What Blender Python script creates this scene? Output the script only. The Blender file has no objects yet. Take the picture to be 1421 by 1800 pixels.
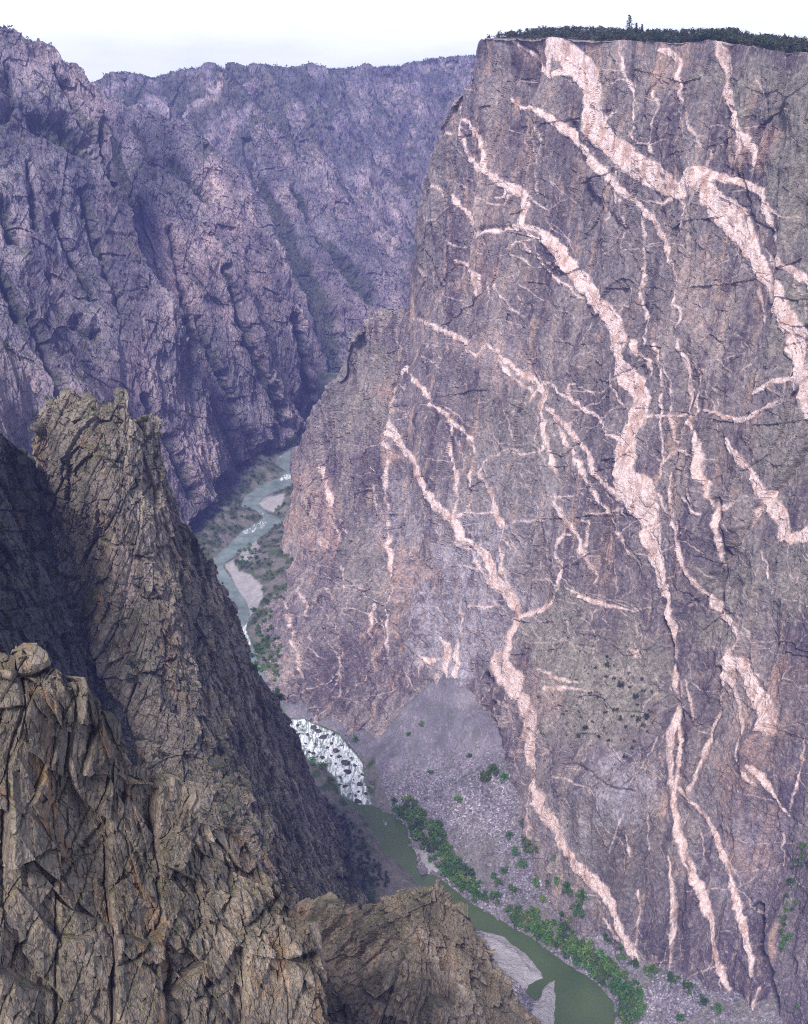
import bpy, math, random
import numpy as np
from mathutils import Vector
random.seed(7)
RNG = np.random.default_rng(11)
f32 = np.float32
scene = bpy.context.scene
COL = scene.collection

# ------------------------------------------------------------------ camera geometry (photo pixels 1421 x 1800)
W0, H0 = 1421.0, 1800.0
FPX = 1930.0
PITCH = math.radians(24.0)
CZ = 700.0
CP, SP = math.cos(PITCH), math.sin(PITCH)

def rays(px, py):
    u = (np.asarray(px, float) - W0/2)/FPX
    v = (H0/2 - np.asarray(py, float))/FPX
    return u, CP + v*SP, -SP + v*CP

def at_y(px, py, Y):
    u, ry, rz = rays(px, py)
    Y = np.asarray(Y, float)
    return np.stack([u/ry*Y, Y + 0*u, CZ + rz/ry*Y], -1)

def at_z(px, py, z):
    u, ry, rz = rays(px, py)
    Y = (np.asarray(z, float) - CZ)*ry/rz
    return np.stack([u/ry*Y, Y + 0*u, CZ + rz/ry*Y], -1)

def project(P):
    P = np.asarray(P, float)
    x, y, z = P[..., 0], P[..., 1], P[..., 2] - CZ
    d = np.maximum(y*CP - z*SP, 1e-3)
    return W0/2 + FPX*x/d, H0/2 - FPX*(y*SP + z*CP)/d

# ------------------------------------------------------------------ noise
_perm = RNG.permutation(256).astype(np.int32)
_perm = np.concatenate([_perm, _perm, _perm])
_g = RNG.normal(size=(256, 3)); _g /= np.linalg.norm(_g, axis=1)[:, None]
_gx, _gy, _gz = [np.ascontiguousarray(_g[:, i].astype(f32)) for i in range(3)]
_r = [RNG.random(256).astype(f32) for _ in range(6)]

def perlin(x, y, z):
    x = np.asarray(x, f32); y = np.asarray(y, f32); z = np.asarray(z, f32)
    xf, yf, zf = np.floor(x), np.floor(y), np.floor(z)
    xi, yi, zi = xf.astype(np.int32) & 255, yf.astype(np.int32) & 255, zf.astype(np.int32) & 255
    x = x - xf; y = y - yf; z = z - zf
    u, v, w = [t*t*t*(t*(t*6 - 15) + 10) for t in (x, y, z)]
    A = _perm[xi]; B = _perm[xi + 1]
    def c(h, dx, dy, dz):
        return _gx[h]*(x - dx) + _gy[h]*(y - dy) + _gz[h]*(z - dz)
    out = 0
    res = []
    for dy in (0, 1):
        for dz in (0, 1):
            a = c(_perm[(_perm[(A + yi + dy) & 511] + zi + dz) & 511], 0, dy, dz)
            b = c(_perm[(_perm[(B + yi + dy) & 511] + zi + dz) & 511], 1, dy, dz)
            res.append(a + u*(b - a))
    a = res[0] + w*(res[1] - res[0]); b = res[2] + w*(res[3] - res[2])
    return (a + v*(b - a))*1.5

def fbm(p, s, oct=5, gain=0.5, off=0.0):
    o = 0; a = 1.0
    for i in range(oct):
        o = o + a*perlin(p[0]/s + off + 17.3*i, p[1]/s - 9.1*i + off, p[2]/s + 3.7*i)
        a *= gain; s *= 0.49
    return o

def ridged(p, s, oct=4, gain=0.5, off=0.0):
    o = 0; a = 1.0
    for i in range(oct):
        n = 1 - np.abs(perlin(p[0]/s + off + 11.3*i, p[1]/s + 5.1*i, p[2]/s + off - 2.7*i))*1.6
        o = o + a*n*np.abs(n)
        a *= gain; s *= 0.49
    return o

def cells(p, s, off=0.0, jit=0.75):
    """nearest cell of a jittered lattice: (random tilt-plane offset, F2-F1, cell random)"""
    x = (p[0]/s + off).astype(f32); y = (p[1]/s - off).astype(f32); z = (p[2]/s + 2*off).astype(f32)
    bx, by, bz = [np.floor(t - 0.5) for t in (x, y, z)]
    d1 = np.full(x.shape, 1e9, f32); d2 = d1.copy()
    pl = np.zeros(x.shape, f32); rr = np.zeros(x.shape, f32)
    for i in (0, 1):
        for j in (0, 1):
            for k in (0, 1):
                cx, cy, cz = bx + i, by + j, bz + k
                h = _perm[(_perm[(_perm[cx.astype(np.int32) & 255] + cy.astype(np.int32)) & 511 & 255] + (cz.astype(np.int32) & 255)) & 511]
                dx = x - (cx + 0.5 + (_r[0][h] - 0.5)*jit)
                dy = y - (cy + 0.5 + (_r[1][h] - 0.5)*jit)
                dz = z - (cz + 0.5 + (_r[2][h] - 0.5)*jit)
                d = dx*dx + dy*dy + dz*dz
                near = d < d1
                d2 = np.where(near, d1, np.minimum(d2, d))
                d1 = np.where(near, d, d1)
                pl = np.where(near, (_r[3][h] - 0.5) + 0.9*(_gx[h]*dx + _gy[h]*dy + _gz[h]*dz), pl)
                rr = np.where(near, _r[4][h], rr)
    return pl, np.sqrt(d2) - np.sqrt(d1), rr

def interp(pts, x):
    p = np.array(sorted(pts), float)
    return np.interp(x, p[:, 0], p[:, 1])

def tps_fit(c, v, sm=1e-4):
    c = np.asarray(c, float); n = len(c)
    r2 = ((c[:, None] - c[None])**2).sum(-1)
    K = 0.5*r2*np.log(r2 + 1e-12) + sm*np.eye(n)
    Pm = np.hstack([np.ones((n, 1)), c])
    A = np.zeros((n + 3, n + 3)); A[:n, :n] = K; A[:n, n:] = Pm; A[n:, :n] = Pm.T
    return c, np.linalg.solve(A, np.concatenate([np.asarray(v, float), np.zeros(3)]))

def tps_eval(fit, x, y):
    c, w = fit
    o = w[-3] + w[-2]*x + w[-1]*y
    for i in range(len(c)):
        r2 = (x - c[i, 0])**2 + (y - c[i, 1])**2
        o = o + w[i]*0.5*r2*np.log(r2 + 1e-12)
    return o

def smooth(a, b, x):
    t = np.clip((x - a)/(b - a), 0, 1)
    return t*t*(3 - 2*t)

def dike_field(px, py, dikes, wig=3.0):
    s = (px/26.0, py/26.0, px*0)
    wx = fbm(s, 1.0, 3)*wig*1.2; wy = fbm(s, 1.0, 3, off=40.0)*wig*1.2
    x = px + wx; y = py + wy
    F = np.full(px.shape, -20.0, f32)
    for line in dikes:
        for (x0, y0, w0), (x1, y1, w1) in zip(line[:-1], line[1:]):
            w0, w1 = w0*0.86, w1*0.86
            m = max(w0, w1)/2 + 14
            sel = (x > min(x0, x1) - m) & (x < max(x0, x1) + m) & (y > min(y0, y1) - m) & (y < max(y0, y1) + m)
            idx = np.nonzero(sel)
            if len(idx[0]) == 0: continue
            X, Y = x[idx], y[idx]
            dx, dy = x1 - x0, y1 - y0
            t = np.clip(((X - x0)*dx + (Y - y0)*dy)/(dx*dx + dy*dy + 1e-6), 0, 1)
            dist = np.hypot(X - x0 - t*dx, Y - y0 - t*dy)
            F[idx] = np.maximum(F[idx], (w0 + (w1 - w0)*t)/2 - dist)
    return F


# ------------------------------------------------------------------ mesh helpers
def new_obj(name, verts, faces, mat=None, parent=None, smooth_shade=False, attrs=None):
    """faces: (n,4) or (n,3) array"""
    me = bpy.data.meshes.new(name)
    verts = np.asarray(verts, f32); faces = np.asarray(faces, np.int32)
    k = faces.shape[1]
    me.vertices.add(len(verts)); me.vertices.foreach_set('co', verts.ravel())
    me.loops.add(faces.size); me.loops.foreach_set('vertex_index', faces.ravel())
    me.polygons.add(len(faces)); me.polygons.foreach_set('loop_start', np.arange(0, faces.size, k, dtype=np.int32))
    me.polygons.foreach_set('use_smooth', np.full(len(faces), smooth_shade, bool))
    for an, av in (attrs or {}).items():
        a = me.attributes.new(an, 'FLOAT', 'POINT')
        a.data.foreach_set('value', np.asarray(av, f32).ravel())
    me.update(calc_edges=True)
    o = bpy.data.objects.new(name, me); COL.objects.link(o)
    if mat: me.materials.append(mat)
    if parent: o.parent = parent
    return o

def grid_faces(nr, nc):
    i = np.arange(nr*nc).reshape(nr, nc)
    return np.stack([i[:-1, :-1], i[1:, :-1], i[1:, 1:], i[:-1, 1:]], -1).reshape(-1, 4)

def tag(o, label=None, cat=None, group=None, kind=None):
    if label: o['label'] = label
    if cat: o['category'] = cat
    if group: o['group'] = group
    if kind: o['kind'] = kind
    return o

def grid_normals(P):
    du = np.gradient(P, axis=1); dv = np.gradient(P, axis=0)
    n = np.cross(dv, du)
    n /= np.linalg.norm(n, axis=-1)[..., None] + 1e-9
    return n

def sheet_base(cols, yT, yB, depth, nr, wrap_top=0, wrap_left=0, wrap_right=0, wrap_len=200, topdir=None, ease=1.0):
    """a rock face: columns at photo x in cols, rows from crest yT(x) to foot yB(x); depth(px,py)->Y.
    The face is carried on behind its crest and sides so that it has a back."""
    t = np.linspace(0, 1, nr)**ease
    px = np.repeat(cols[None], nr, 0)
    top = yT(cols); bot = yB(cols)
    py = top[None] + (bot - top)[None]*t[:, None]
    P = at_y(px, py, depth(px, py))
    cam = np.array([0, 0, CZ])
    def ext(edge, side, n, tilt):
        d = edge - cam; d /= np.linalg.norm(d, axis=-1)[..., None]
        dirv = d*0.9 + np.array(side)*tilt
        dirv /= np.linalg.norm(dirv, axis=-1)[..., None]
        s = (np.arange(1, n + 1)/n)**1.8*wrap_len
        return edge[None] + dirv[None]*s.reshape((n,) + (1,)*edge.ndim)
    if wrap_left:
        E = ext(P[:, 0], (1, 0, -0.1), wrap_left, 0.35)
        P = np.concatenate([E[::-1].transpose(1, 0, 2), P], 1)
    if wrap_right:
        E = ext(P[:, -1], (-1, 0, -0.1), wrap_right, 0.35)
        P = np.concatenate([P, E.transpose(1, 0, 2)], 1)
    if wrap_top:
        if topdir is None:
            E = ext(P[0], (0, 0, -1), wrap_top, 0.4)
        else:
            s = (np.arange(1, wrap_top + 1)/wrap_top)**1.6
            E = P[0][None] + np.stack([topdir(x) for x in s], 0)[:, None, :]
        P = np.concatenate([E[::-1], P], 0)
    return P

def colline(pts_top, pts_bot, n, bulge=0.0):
    """n+1 depth controls along a straight cliff line between two (px,py,Y) points"""
    (x0, y0, Y0), (x1, y1, Y1) = pts_top, pts_bot
    z0, z1 = at_y(x0, y0, Y0)[2], at_y(x1, y1, Y1)[2]
    out = []
    for i in range(n + 1):
        py = y0 + (y1 - y0)*i/n; px = x0 + (x1 - x0)*i/n
        _, ry, rz = rays(px, py); ta = -rz/ry
        k = ((CZ - z0) - ta*Y0)/(ta*(Y1 - Y0) + (z1 - z0)) if False else (ta*Y0 - (CZ - z0))/((z0 - z1) + ta*(Y0 - Y1))
        out.append((px, py, Y0 + (Y1 - Y0)*k + bulge*math.sin(math.pi*min(max(k, 0), 1))))
    return out

def depth_fn(ctrl):
    c = np.array(ctrl, float)
    fit = tps_fit(c[:, :2]/1000.0, np.log(c[:, 2]), 1e-3)
    return lambda px, py: np.exp(tps_eval(fit, px/1000.0, py/1000.0))

def displace(P, amp_list, rot=0.0, push=None):
    """amp_list: list of (kind, scale_xy, scale_z, amplitude, offset)"""
    N = grid_normals(P)
    if push is not None:
        # slabs come away from the face sideways, not along the average slope
        N = N*(1 - push[3]) + np.array(push[:3])*push[3]; N /= np.linalg.norm(N, axis=-1)[..., None]
    x, y, z = [P[..., i] for i in range(3)]
    # tilt the joint system a little so the ribs lean
    zz = z + rot*x
    xx = x - rot*z; yy = y - 0.5*rot*z
    wx = fbm((x, y, z), 60.0, 3)*6; wy = fbm((x, y, z), 60.0, 3, off=31.0)*6
    d = np.zeros(x.shape, f32); crack = np.zeros(x.shape, f32)
    for kind, sxy, sz, a, off in amp_list:
        if kind not in ('saw', 'brk', 'blk'): p = ((xx + wx*min(1, sxy/25))/sxy, (yy + wy*min(1, sxy/25))/sxy, zz/sz)
        if kind == 'fbm': d += a*fbm(p, 1.0, 5, off=off)
        elif kind == 'rid': d += a*(ridged(p, 1.0, 3, off=off) - 0.9)
        elif kind == 'saw':
            nx, ny, nz = sxy
            t = (nx*x + ny*y + nz*z)/sz + 0.9*fbm((x/(sz*5), y/(sz*5), z/(sz*9)), 1.0, 4, off=off)
            kf = np.floor(t); fr = t - kf
            h = _r[5][(kf.astype(np.int32)*37 + int(off*11)) & 255]
            msk = smooth(-0.35, 0.35, fbm((x/(sz*6), y/(sz*6), z/(sz*6)), 1.0, 2, off=off + 50))
            d += a*((1 - fr)**1.3 - 0.5)*(0.3 + 1.4*h)*msk
        elif kind in ('brk', 'blk'):
            # jointed blocks: three crossing fracture sets, each block pushed in or out and slightly tilted
            ang, lean, sa, sb, sc_ = sxy
            ca, sa_ = math.cos(ang), math.sin(ang); cl, sl_ = math.cos(lean), math.sin(lean)
            e1 = (ca, sa_, 0.0); e3 = (sl_*sa_*0.4 - sl_*ca, -sl_*ca*0.4 - sl_*sa_, cl); e2 = (-sa_, ca, 0.25)
            w1 = fbm((x/(sc_*2.2), y/(sc_*2.2), z/(sc_*3)), 1.0, 3, off=off)*0.35
            t3 = (e3[0]*x + e3[1]*y + e3[2]*z)/sc_ + w1
            t1 = (e1[0]*x + e1[1]*y - sl_*z*-1.0)/sa + 0.5*w1
            k1 = np.floor(t1); h1 = _perm[k1.astype(np.int32) & 255]
            t3 = t3 + _r[0][h1]*3.0; k3 = np.floor(t3); h3 = _perm[(h1 + k3.astype(np.int32)) & 255]
            t2 = (e2[0]*x + e2[1]*y + e2[2]*z)/sb + _r[1][h3] + 0.5*w1; k2 = np.floor(t2)
            hh = _perm[(h3 + k2.astype(np.int32)) & 255]
            f1, f2, f3 = t1 - k1, t2 - k2, t3 - k3
            ed = np.minimum(np.minimum(f1, 1 - f1)*sa, np.minimum(f3, 1 - f3)*sc_)
            d += a*((_r[2][hh] - 0.5)*1.6 + 0.9*(_r[3][hh] - 0.5)*(f3 - 0.5) + 0.9*(_r[4][hh] - 0.5)*(f1 - 0.5)) - a*(0.28 if kind == 'brk' else 0.03)*(1 - smooth(0, sa*0.06, ed))
        elif kind == 'cell':
            pl, f, r = cells(p, 1.0, off)
            d += a*pl*2 - a*0.5*(1 - smooth(0.0, 0.05, f))
            crack = np.maximum(crack, (1 - smooth(0.0, 0.10, f))*min(1, a/1.0))
    return P + N*d[..., None], d, crack

# ------------------------------------------------------------------ materials
class NT:
    def __init__(self, name):
        self.m = bpy.data.materials.new(name); self.m.use_nodes = True
        self.t = self.m.node_tree; self.t.nodes.clear()
        self.out = self.n('ShaderNodeOutputMaterial')
        self.bsdf = self.n('ShaderNodeBsdfPrincipled')
        self.t.links.new(self.bsdf.outputs[0], self.out.inputs['Surface'])
        self.bsdf.inputs['Roughness'].default_value = 0.9
        self.bsdf.inputs['Specular IOR Level'].default_value = 0.2
        self.geo = None
    def n(self, t, **kw):
        nd = self.t.nodes.new(t)
        for k, v in kw.items(): setattr(nd, k, v)
        return nd
    def link(self, a, b): self.t.links.new(a, b)
    def pos(self, scale=(1, 1, 1), rot=(0, 0, 0)):
        tc = self.n('ShaderNodeTexCoord'); mp = self.n('ShaderNodeMapping')
        mp.inputs['Scale'].default_value = scale; mp.inputs['Rotation'].default_value = rot
        self.link(tc.outputs['Object'], mp.inputs['Vector']); return mp.outputs[0]
    def noise(self, vec, scale, detail=6, rough=0.6, dist=0.0):
        nd = self.n('ShaderNodeTexNoise'); nd.inputs['Scale'].default_value = scale
        nd.inputs['Detail'].default_value = detail; nd.inputs['Roughness'].default_value = rough
        nd.inputs['Distortion'].default_value = dist
        self.link(vec, nd.inputs['Vector']); return nd.outputs['Fac']
    def voro(self, vec, scale, feature='DISTANCE_TO_EDGE', out='Distance', rand=1.0):
        nd = self.n('ShaderNodeTexVoronoi'); nd.feature = feature
        nd.inputs['Scale'].default_value = scale; nd.inputs['Randomness'].default_value = rand
        self.link(vec, nd.inputs['Vector']); return nd.outputs[out]
    def ramp(self, fac, stops, interp='LINEAR'):
        nd = self.n('ShaderNodeValToRGB'); cr = nd.color_ramp; cr.interpolation = interp
        while len(cr.elements) < len(stops): cr.elements.new(0.5)
        for e, (p, c) in zip(cr.elements, stops):
            e.position = p; e.color = (*c, 1) if not np.isscalar(c) else (c, c, c, 1)
        self.link(fac, nd.inputs[0]); return nd.outputs[0]
    def attr(self, name):
        nd = self.n('ShaderNodeAttribute'); nd.attribute_name = name; return nd.outputs['Fac']
    def math(self, op, a, b=0.0, clamp=False):
        nd = self.n('ShaderNodeMath', operation=op); nd.use_clamp = clamp
        for i, v in enumerate((a, b)):
            if isinstance(v, (int, float)): nd.inputs[i].default_value = v
            else: self.link(v, nd.inputs[i])
        return nd.outputs[0]
    def step(self, v, a, b):
        nd = self.n('ShaderNodeMapRange'); nd.interpolation_type = 'SMOOTHSTEP'
        nd.inputs['From Min'].default_value = a; nd.inputs['From Max'].default_value = b
        self.link(v, nd.inputs['Value']); return nd.outputs[0]
    def mix(self, fac, a, b, mode='MIX'):
        nd = self.n('ShaderNodeMix'); nd.data_type = 'RGBA'; nd.blend_type = mode
        if isinstance(fac, (int, float)): nd.inputs['Factor'].default_value = fac
        else: self.link(fac, nd.inputs['Factor'])
        for key, v in (('A', a), ('B', b)):
            s = [i for i in nd.inputs if i.name == key and i.type == 'RGBA'][0]
            if isinstance(v, tuple): s.default_value = (*v, 1)
            else: self.link(v, s)
        return [o for o in nd.outputs if o.type == 'RGBA'][0]
    def bump(self, h, strength, dist):
        b = self.n('ShaderNodeBump'); b.inputs['Strength'].default_value = strength; b.inputs['Distance'].default_value = dist
        self.link(h, b.inputs['Height']); self.link(b.outputs[0], self.bsdf.inputs['Normal'])
    def color(self, c):
        if isinstance(c, tuple): self.bsdf.inputs['Base Color'].default_value = (*c, 1)
        else: self.link(c, self.bsdf.inputs['Base Color'])

def srgb(r, g, b):
    return tuple(((c/255)/12.92 if c/255 <= 0.04045 else ((c/255 + 0.055)/1.055)**2.4) for c in (r, g, b))

#@@MATERIALS@@

def mat_wall():
    k = NT('painted_wall_rock')
    p1 = k.pos((1, 1, 0.35)); p2 = k.pos((1, 1, 1)); p3 = k.pos((1, 1, 0.12), (0.1, 0.25, 0.3))
    big = k.noise(p1, 0.014, 8, 0.66, 0.8)
    c = k.ramp(big, [(0.32, (0.095, 0.074, 0.105)), (0.44, (0.152, 0.127, 0.146)), (0.54, (0.218, 0.185, 0.193)), (0.68, (0.38, 0.305, 0.28))])
    grain = k.noise(k.pos((1.0, 1.0, 0.25), (0.0, -0.55, 0.5)), 0.16, 8, 0.7, 0.5)
    c = k.mix(k.math('MULTIPLY', k.step(grain, 0.50, 0.66), 0.65), c, (0.33, 0.27, 0.265))
    seam = k.noise(k.pos((1.0, 1.0, 0.12), (0.1, -0.35, 0.5)), 0.035, 8, 0.7, 0.8)
    c = k.mix(k.math('MULTIPLY', k.step(seam, 0.55, 0.66), 0.75), c, (0.085, 0.068, 0.092))
    st = k.noise(p3, 0.09, 8, 0.68, 0.5)
    c = k.mix(k.math('MULTIPLY', k.step(st, 0.53, 0.66), 0.85), c, (0.40, 0.27, 0.215))
    st2 = k.noise(k.pos((1, 1, 0.16), (0.05, 0.3, 1.3)), 0.06, 8, 0.68, 0.6)
    c = k.mix(k.math('MULTIPLY', k.step(st2, 0.52, 0.64), 0.8), c, (0.075, 0.055, 0.082))
    spk = k.noise(p2, 0.20, 9, 0.82)
    c = k.mix(k.math('MULTIPLY', k.step(spk, 0.55, 0.63), 0.7), c, (0.44, 0.34, 0.31))
    # lichen / desert varnish zones traced from the wall; dark also paints shade into recesses
    c = k.mix(k.attr('olive'), c, k.ramp(k.noise(p2, 0.10, 9, 0.75), [(0.3, (0.135, 0.12, 0.108)), (0.5, (0.245, 0.22, 0.195)), (0.7, (0.39, 0.34, 0.295))]))
    c = k.mix(k.math('MULTIPLY', k.attr('pale'), k.step(k.noise(p2, 0.06, 9, 0.75), 0.38, 0.62)), c, (0.42, 0.385, 0.44))
    c = k.mix(k.math('MULTIPLY', k.attr('pink'), k.step(k.noise(p1, 0.07, 9, 0.75), 0.40, 0.6)), c, (0.50, 0.33, 0.27))
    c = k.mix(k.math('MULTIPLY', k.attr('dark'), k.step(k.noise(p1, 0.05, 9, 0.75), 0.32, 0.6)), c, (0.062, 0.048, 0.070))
    fine = k.noise(p2, 0.38, 9, 0.8)
    c = k.mix(1.0, c, k.ramp(fine, [(0.28, 0.25), (0.5, 1.0), (0.72, 1.9)]), 'MULTIPLY')
    # pegmatite dikes
    rag = k.math('ADD', k.math('MULTIPLY', k.math('SUBTRACT', k.noise(p2, 0.35, 8, 0.75), 0.5), 6.0), k.math('MULTIPLY', k.math('SUBTRACT', k.noise(p2, 0.07, 4, 0.6), 0.5), 8.0))
    strk = k.math('MULTIPLY', k.math('SUBTRACT', k.noise(k.pos((1, 1, 0.14), (0.06, 0.2, 0.4)), 0.28, 6, 0.7), 0.5), 7.0)
    dk = k.step(k.math('ADD', k.math('ADD', k.attr('dike'), rag), strk), -1.6, 2.6)
    brkn = k.voro(k.pos((1, 1, 0.6), (0.3, 0.2, 0.5)), 0.16, 'F1', 'Color')
    sepb = k.n('ShaderNodeSeparateColor'); k.link(brkn, sepb.inputs[0])
    dk = k.math('MULTIPLY', dk, k.ramp(k.math('ADD', k.math('MULTIPLY', sepb.outputs[0], 0.35), k.noise(p1, 0.2, 8, 0.75)), [(0.33, 0.65), (0.45, 1.0)]))
    dcol = k.ramp(k.noise(p1, 0.10, 9, 0.75), [(0.3, (0.34, 0.20, 0.155)), (0.42, (0.54, 0.37, 0.325)), (0.53, (0.80, 0.64, 0.615)), (0.70, (0.62, 0.44, 0.375))])
    band = k.noise(k.pos((1, 1, 0.5), (0.4, 0.5, 0)), 0.22, 8, 0.72, 1.2)
    dcol = k.mix(k.math('MULTIPLY', k.step(band, 0.54, 0.64), 0.6), dcol, (0.42, 0.25, 0.17))
    dcol = k.mix(1.0, dcol, k.ramp(fine, [(0.28, 0.5), (0.45, 1.0), (0.75, 1.2)]), 'MULTIPLY')
    c = k.mix(dk, c, dcol)
    vn = k.math('ADD', k.attr('vein'), k.math('MULTIPLY', k.math('SUBTRACT', k.noise(p2, 0.22, 6, 0.7), 0.52), 5.0))
    c = k.mix(k.math('MULTIPLY', k.step(vn, -0.8, 1.0), 0.85), c, (0.58, 0.45, 0.43))
    c = k.mix(k.attr('plateau'), c, k.ramp(k.noise(p2, 0.12, 8, 0.7), [(0.35, (0.028, 0.034, 0.022)), (0.65, (0.075, 0.08, 0.05))]))
    k.color(c)
    h = k.math('ADD', k.noise(p1, 0.30, 12, 0.76), k.math('MULTIPLY', k.noise(k.pos((1.0, 1.0, 0.25), (0.0, -0.55, 0.5)), 0.5, 6, 0.7), 0.5))
    k.bump(h, 1.0, 3.0)
    return k.m

def mat_rock(name, cols, scale, tilt=(0.0, 0.3, 0.2), stain=None, lichen=None, bump=1.0, bdist=1.0, green=None):
    """layered gneiss: cols = 4 base colours dark to light"""
    k = NT(name)
    p1 = k.pos((1, 1, 0.35), tilt); p2 = k.pos()
    big = k.noise(p1, scale, 8, 0.66, 0.5)
    c = k.ramp(big, [(0.30, cols[0]), (0.44, cols[1]), (0.56, cols[2]), (0.72, cols[3])])
    if stain:
        s = k.noise(k.pos((1, 1, 0.15), tilt), scale*2.3, 6, 0.65, 0.3)
        c = k.mix(k.math('MULTIPLY', k.step(s, 0.55, 0.68), stain[1]), c, stain[0])
        if len(stain) > 2:
            s = k.noise(k.pos((1.1, 1, 0.2), (0.5, 0.1, 1)), scale*1.7, 6, 0.65, 0.3)
            c = k.mix(k.math('MULTIPLY', k.step(s, 0.56, 0.7), stain[3]), c, stain[2])
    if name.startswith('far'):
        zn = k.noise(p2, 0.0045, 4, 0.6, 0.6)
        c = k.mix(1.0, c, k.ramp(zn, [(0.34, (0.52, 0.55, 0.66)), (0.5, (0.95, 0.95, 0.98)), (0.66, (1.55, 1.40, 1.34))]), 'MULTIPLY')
    fine = k.noise(p2, scale*14, 8, 0.75)
    c = k.mix(1.0, c, k.ramp(fine, [(0.25, 0.5), (0.5, 1.0), (0.75, 1.5)]), 'MULTIPLY')
    if lichen:
        l = k.noise(p2, scale*9, 9, 0.78)
        zone = k.noise(p2, scale*1.6, 4, 0.6)
        c = k.mix(k.math('MULTIPLY', k.math('MULTIPLY', k.step(l, 0.56, 0.66), k.step(zone, 0.45, 0.6)), lichen[1]), c, lichen[0])
        ge = k.n('ShaderNodeNewGeometry'); sx = k.n('ShaderNodeSeparateXYZ'); k.link(ge.outputs['Normal'], sx.inputs[0])
        c = k.mix(k.math('MULTIPLY', k.math('MULTIPLY', k.step(sx.outputs[2], 0.4, 0.85), k.step(l, 0.48, 0.62)), lichen[1]*0.6), c, lichen[0])
        if len(lichen) > 2:
            l = k.noise(p2, scale*5, 9, 0.78)
            c = k.mix(k.math('MULTIPLY', k.step(l, 0.6, 0.68), lichen[3]), c, lichen[2])
    if green:
        c = k.mix(k.attr('green'), c, k.ramp(k.noise(p2, scale*12, 6, 0.7), [(0.35, green[0]), (0.65, green[1])]))
    k.color(c)
    h = k.math('ADD', k.noise(p1, scale*7, 12, 0.74), k.math('MULTIPLY', k.step(k.voro(p1, scale*10), 0, 0.10), 0.3))
    k.bump(h, bump, bdist)
    return k.m

def mat_scree():
    k = NT('talus_scree')
    p = k.pos()
    c = k.ramp(k.noise(p, 0.03, 7, 0.65), [(0.3, (0.10, 0.092, 0.115)), (0.5, (0.145, 0.13, 0.158)), (0.7, (0.205, 0.182, 0.205))])
    st = k.voro(p, 0.75, 'F1', 'Color')
    sep = k.n('ShaderNodeSeparateColor'); k.link(st, sep.inputs[0])
    coarse = k.attr('coarse')
    c2 = k.mix(1.0, c, k.ramp(sep.outputs[0], [(0.0, 0.45), (0.5, 0.95), (0.82, 1.4), (0.93, 1.8), (1.0, 2.8)]), 'MULTIPLY')
    c = k.mix(coarse, c, c2)
    strk = k.noise(k.pos((1, 0.22, 1), (0, 0, -0.55)), 0.22, 6, 0.7)
    c = k.mix(k.math('MULTIPLY', k.step(strk, 0.54, 0.66), 0.45), c, (0.30, 0.265, 0.28))
    c = k.mix(k.attr('soil'), c, k.ramp(k.noise(p, 0.2, 8, 0.7), [(0.3, (0.085, 0.08, 0.066)), (0.7, (0.18, 0.165, 0.14))]))
    c = k.mix(k.attr('sand'), c, k.ramp(k.noise(p, 0.1, 6, 0.65), [(0.3, (0.25, 0.235, 0.245)), (0.7, (0.35, 0.325, 0.335))]))
    c = k.mix(k.attr('green'), c, k.ramp(k.noise(p, 0.35, 6, 0.7), [(0.35, (0.03, 0.045, 0.022)), (0.65, (0.07, 0.10, 0.04))]))
    k.color(c)
    k.bump(k.math('ADD', k.math('MULTIPLY', k.noise(p, 0.6, 8, 0.7), 0.6), k.math('MULTIPLY', k.voro(p, 0.75, 'F1'), -0.5)), 0.9, 1.5)
    return k.m

def mat_water():
    k = NT('river_water')
    p = k.pos()
    deep = k.ramp(k.noise(p, 0.02, 4, 0.6), [(0.3, (0.042, 0.068, 0.024)), (0.7, (0.062, 0.092, 0.036))])
    fo = k.math('ADD', k.attr('foam'), k.math('MULTIPLY', k.math('SUBTRACT', k.noise(k.pos((1, 0.26, 1), (0, 0, 0.5)), 0.22, 9, 0.72, 1.2), 0.5), 2.6))
    fm = k.step(fo, 0.34, 0.86)
    deep = k.mix(k.attr('sheen_shallow'), deep, k.ramp(k.noise(p, 0.05, 5, 0.6), [(0.35, (0.11, 0.145, 0.135)), (0.65, (0.22, 0.26, 0.27))]))  # paints the sky's reflection on the upstream water; rapids are paler too
    c = k.mix(fm, deep, k.ramp(k.noise(p, 0.5, 6, 0.7), [(0.35, (0.42, 0.46, 0.50)), (0.55, (0.86, 0.87, 0.90))]))
    k.color(c)
    k.link(k.math('ADD', 0.12, k.math('MULTIPLY', fm, 0.7)), k.bsdf.inputs['Roughness'])
    k.bsdf.inputs['Specular IOR Level'].default_value = 0.5
    k.bump(k.math('ADD', k.noise(p, 0.35, 6, 0.6), k.math('MULTIPLY', fm, 0.6)), 0.35, 0.8)
    return k.m

def mat_leaf(name, a, b):
    k = NT(name)
    oi = k.n('ShaderNodeObjectInfo')
    p = k.pos()
    c = k.ramp(k.noise(p, 0.9, 5, 0.7), [(0.3, a), (0.7, b)])
    r = k.math('ADD', 0.55, k.math('MULTIPLY', oi.outputs['Random'], 0.85))
    cc = k.n('ShaderNodeCombineColor')
    h2 = k.math('ADD', 0.75, k.math('MULTIPLY', k.math('FRACT', k.math('MULTIPLY', oi.outputs['Random'], 7.3)), 0.7))
    k.link(k.math('MULTIPLY', r, h2), cc.inputs[0])
    for i in (1, 2): k.link(r, cc.inputs[i])
    c = k.mix(1.0, c, cc.outputs[0], 'MULTIPLY')
    k.color(c)
    k.bsdf.inputs['Roughness'].default_value = 0.7
    return k.m

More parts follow.
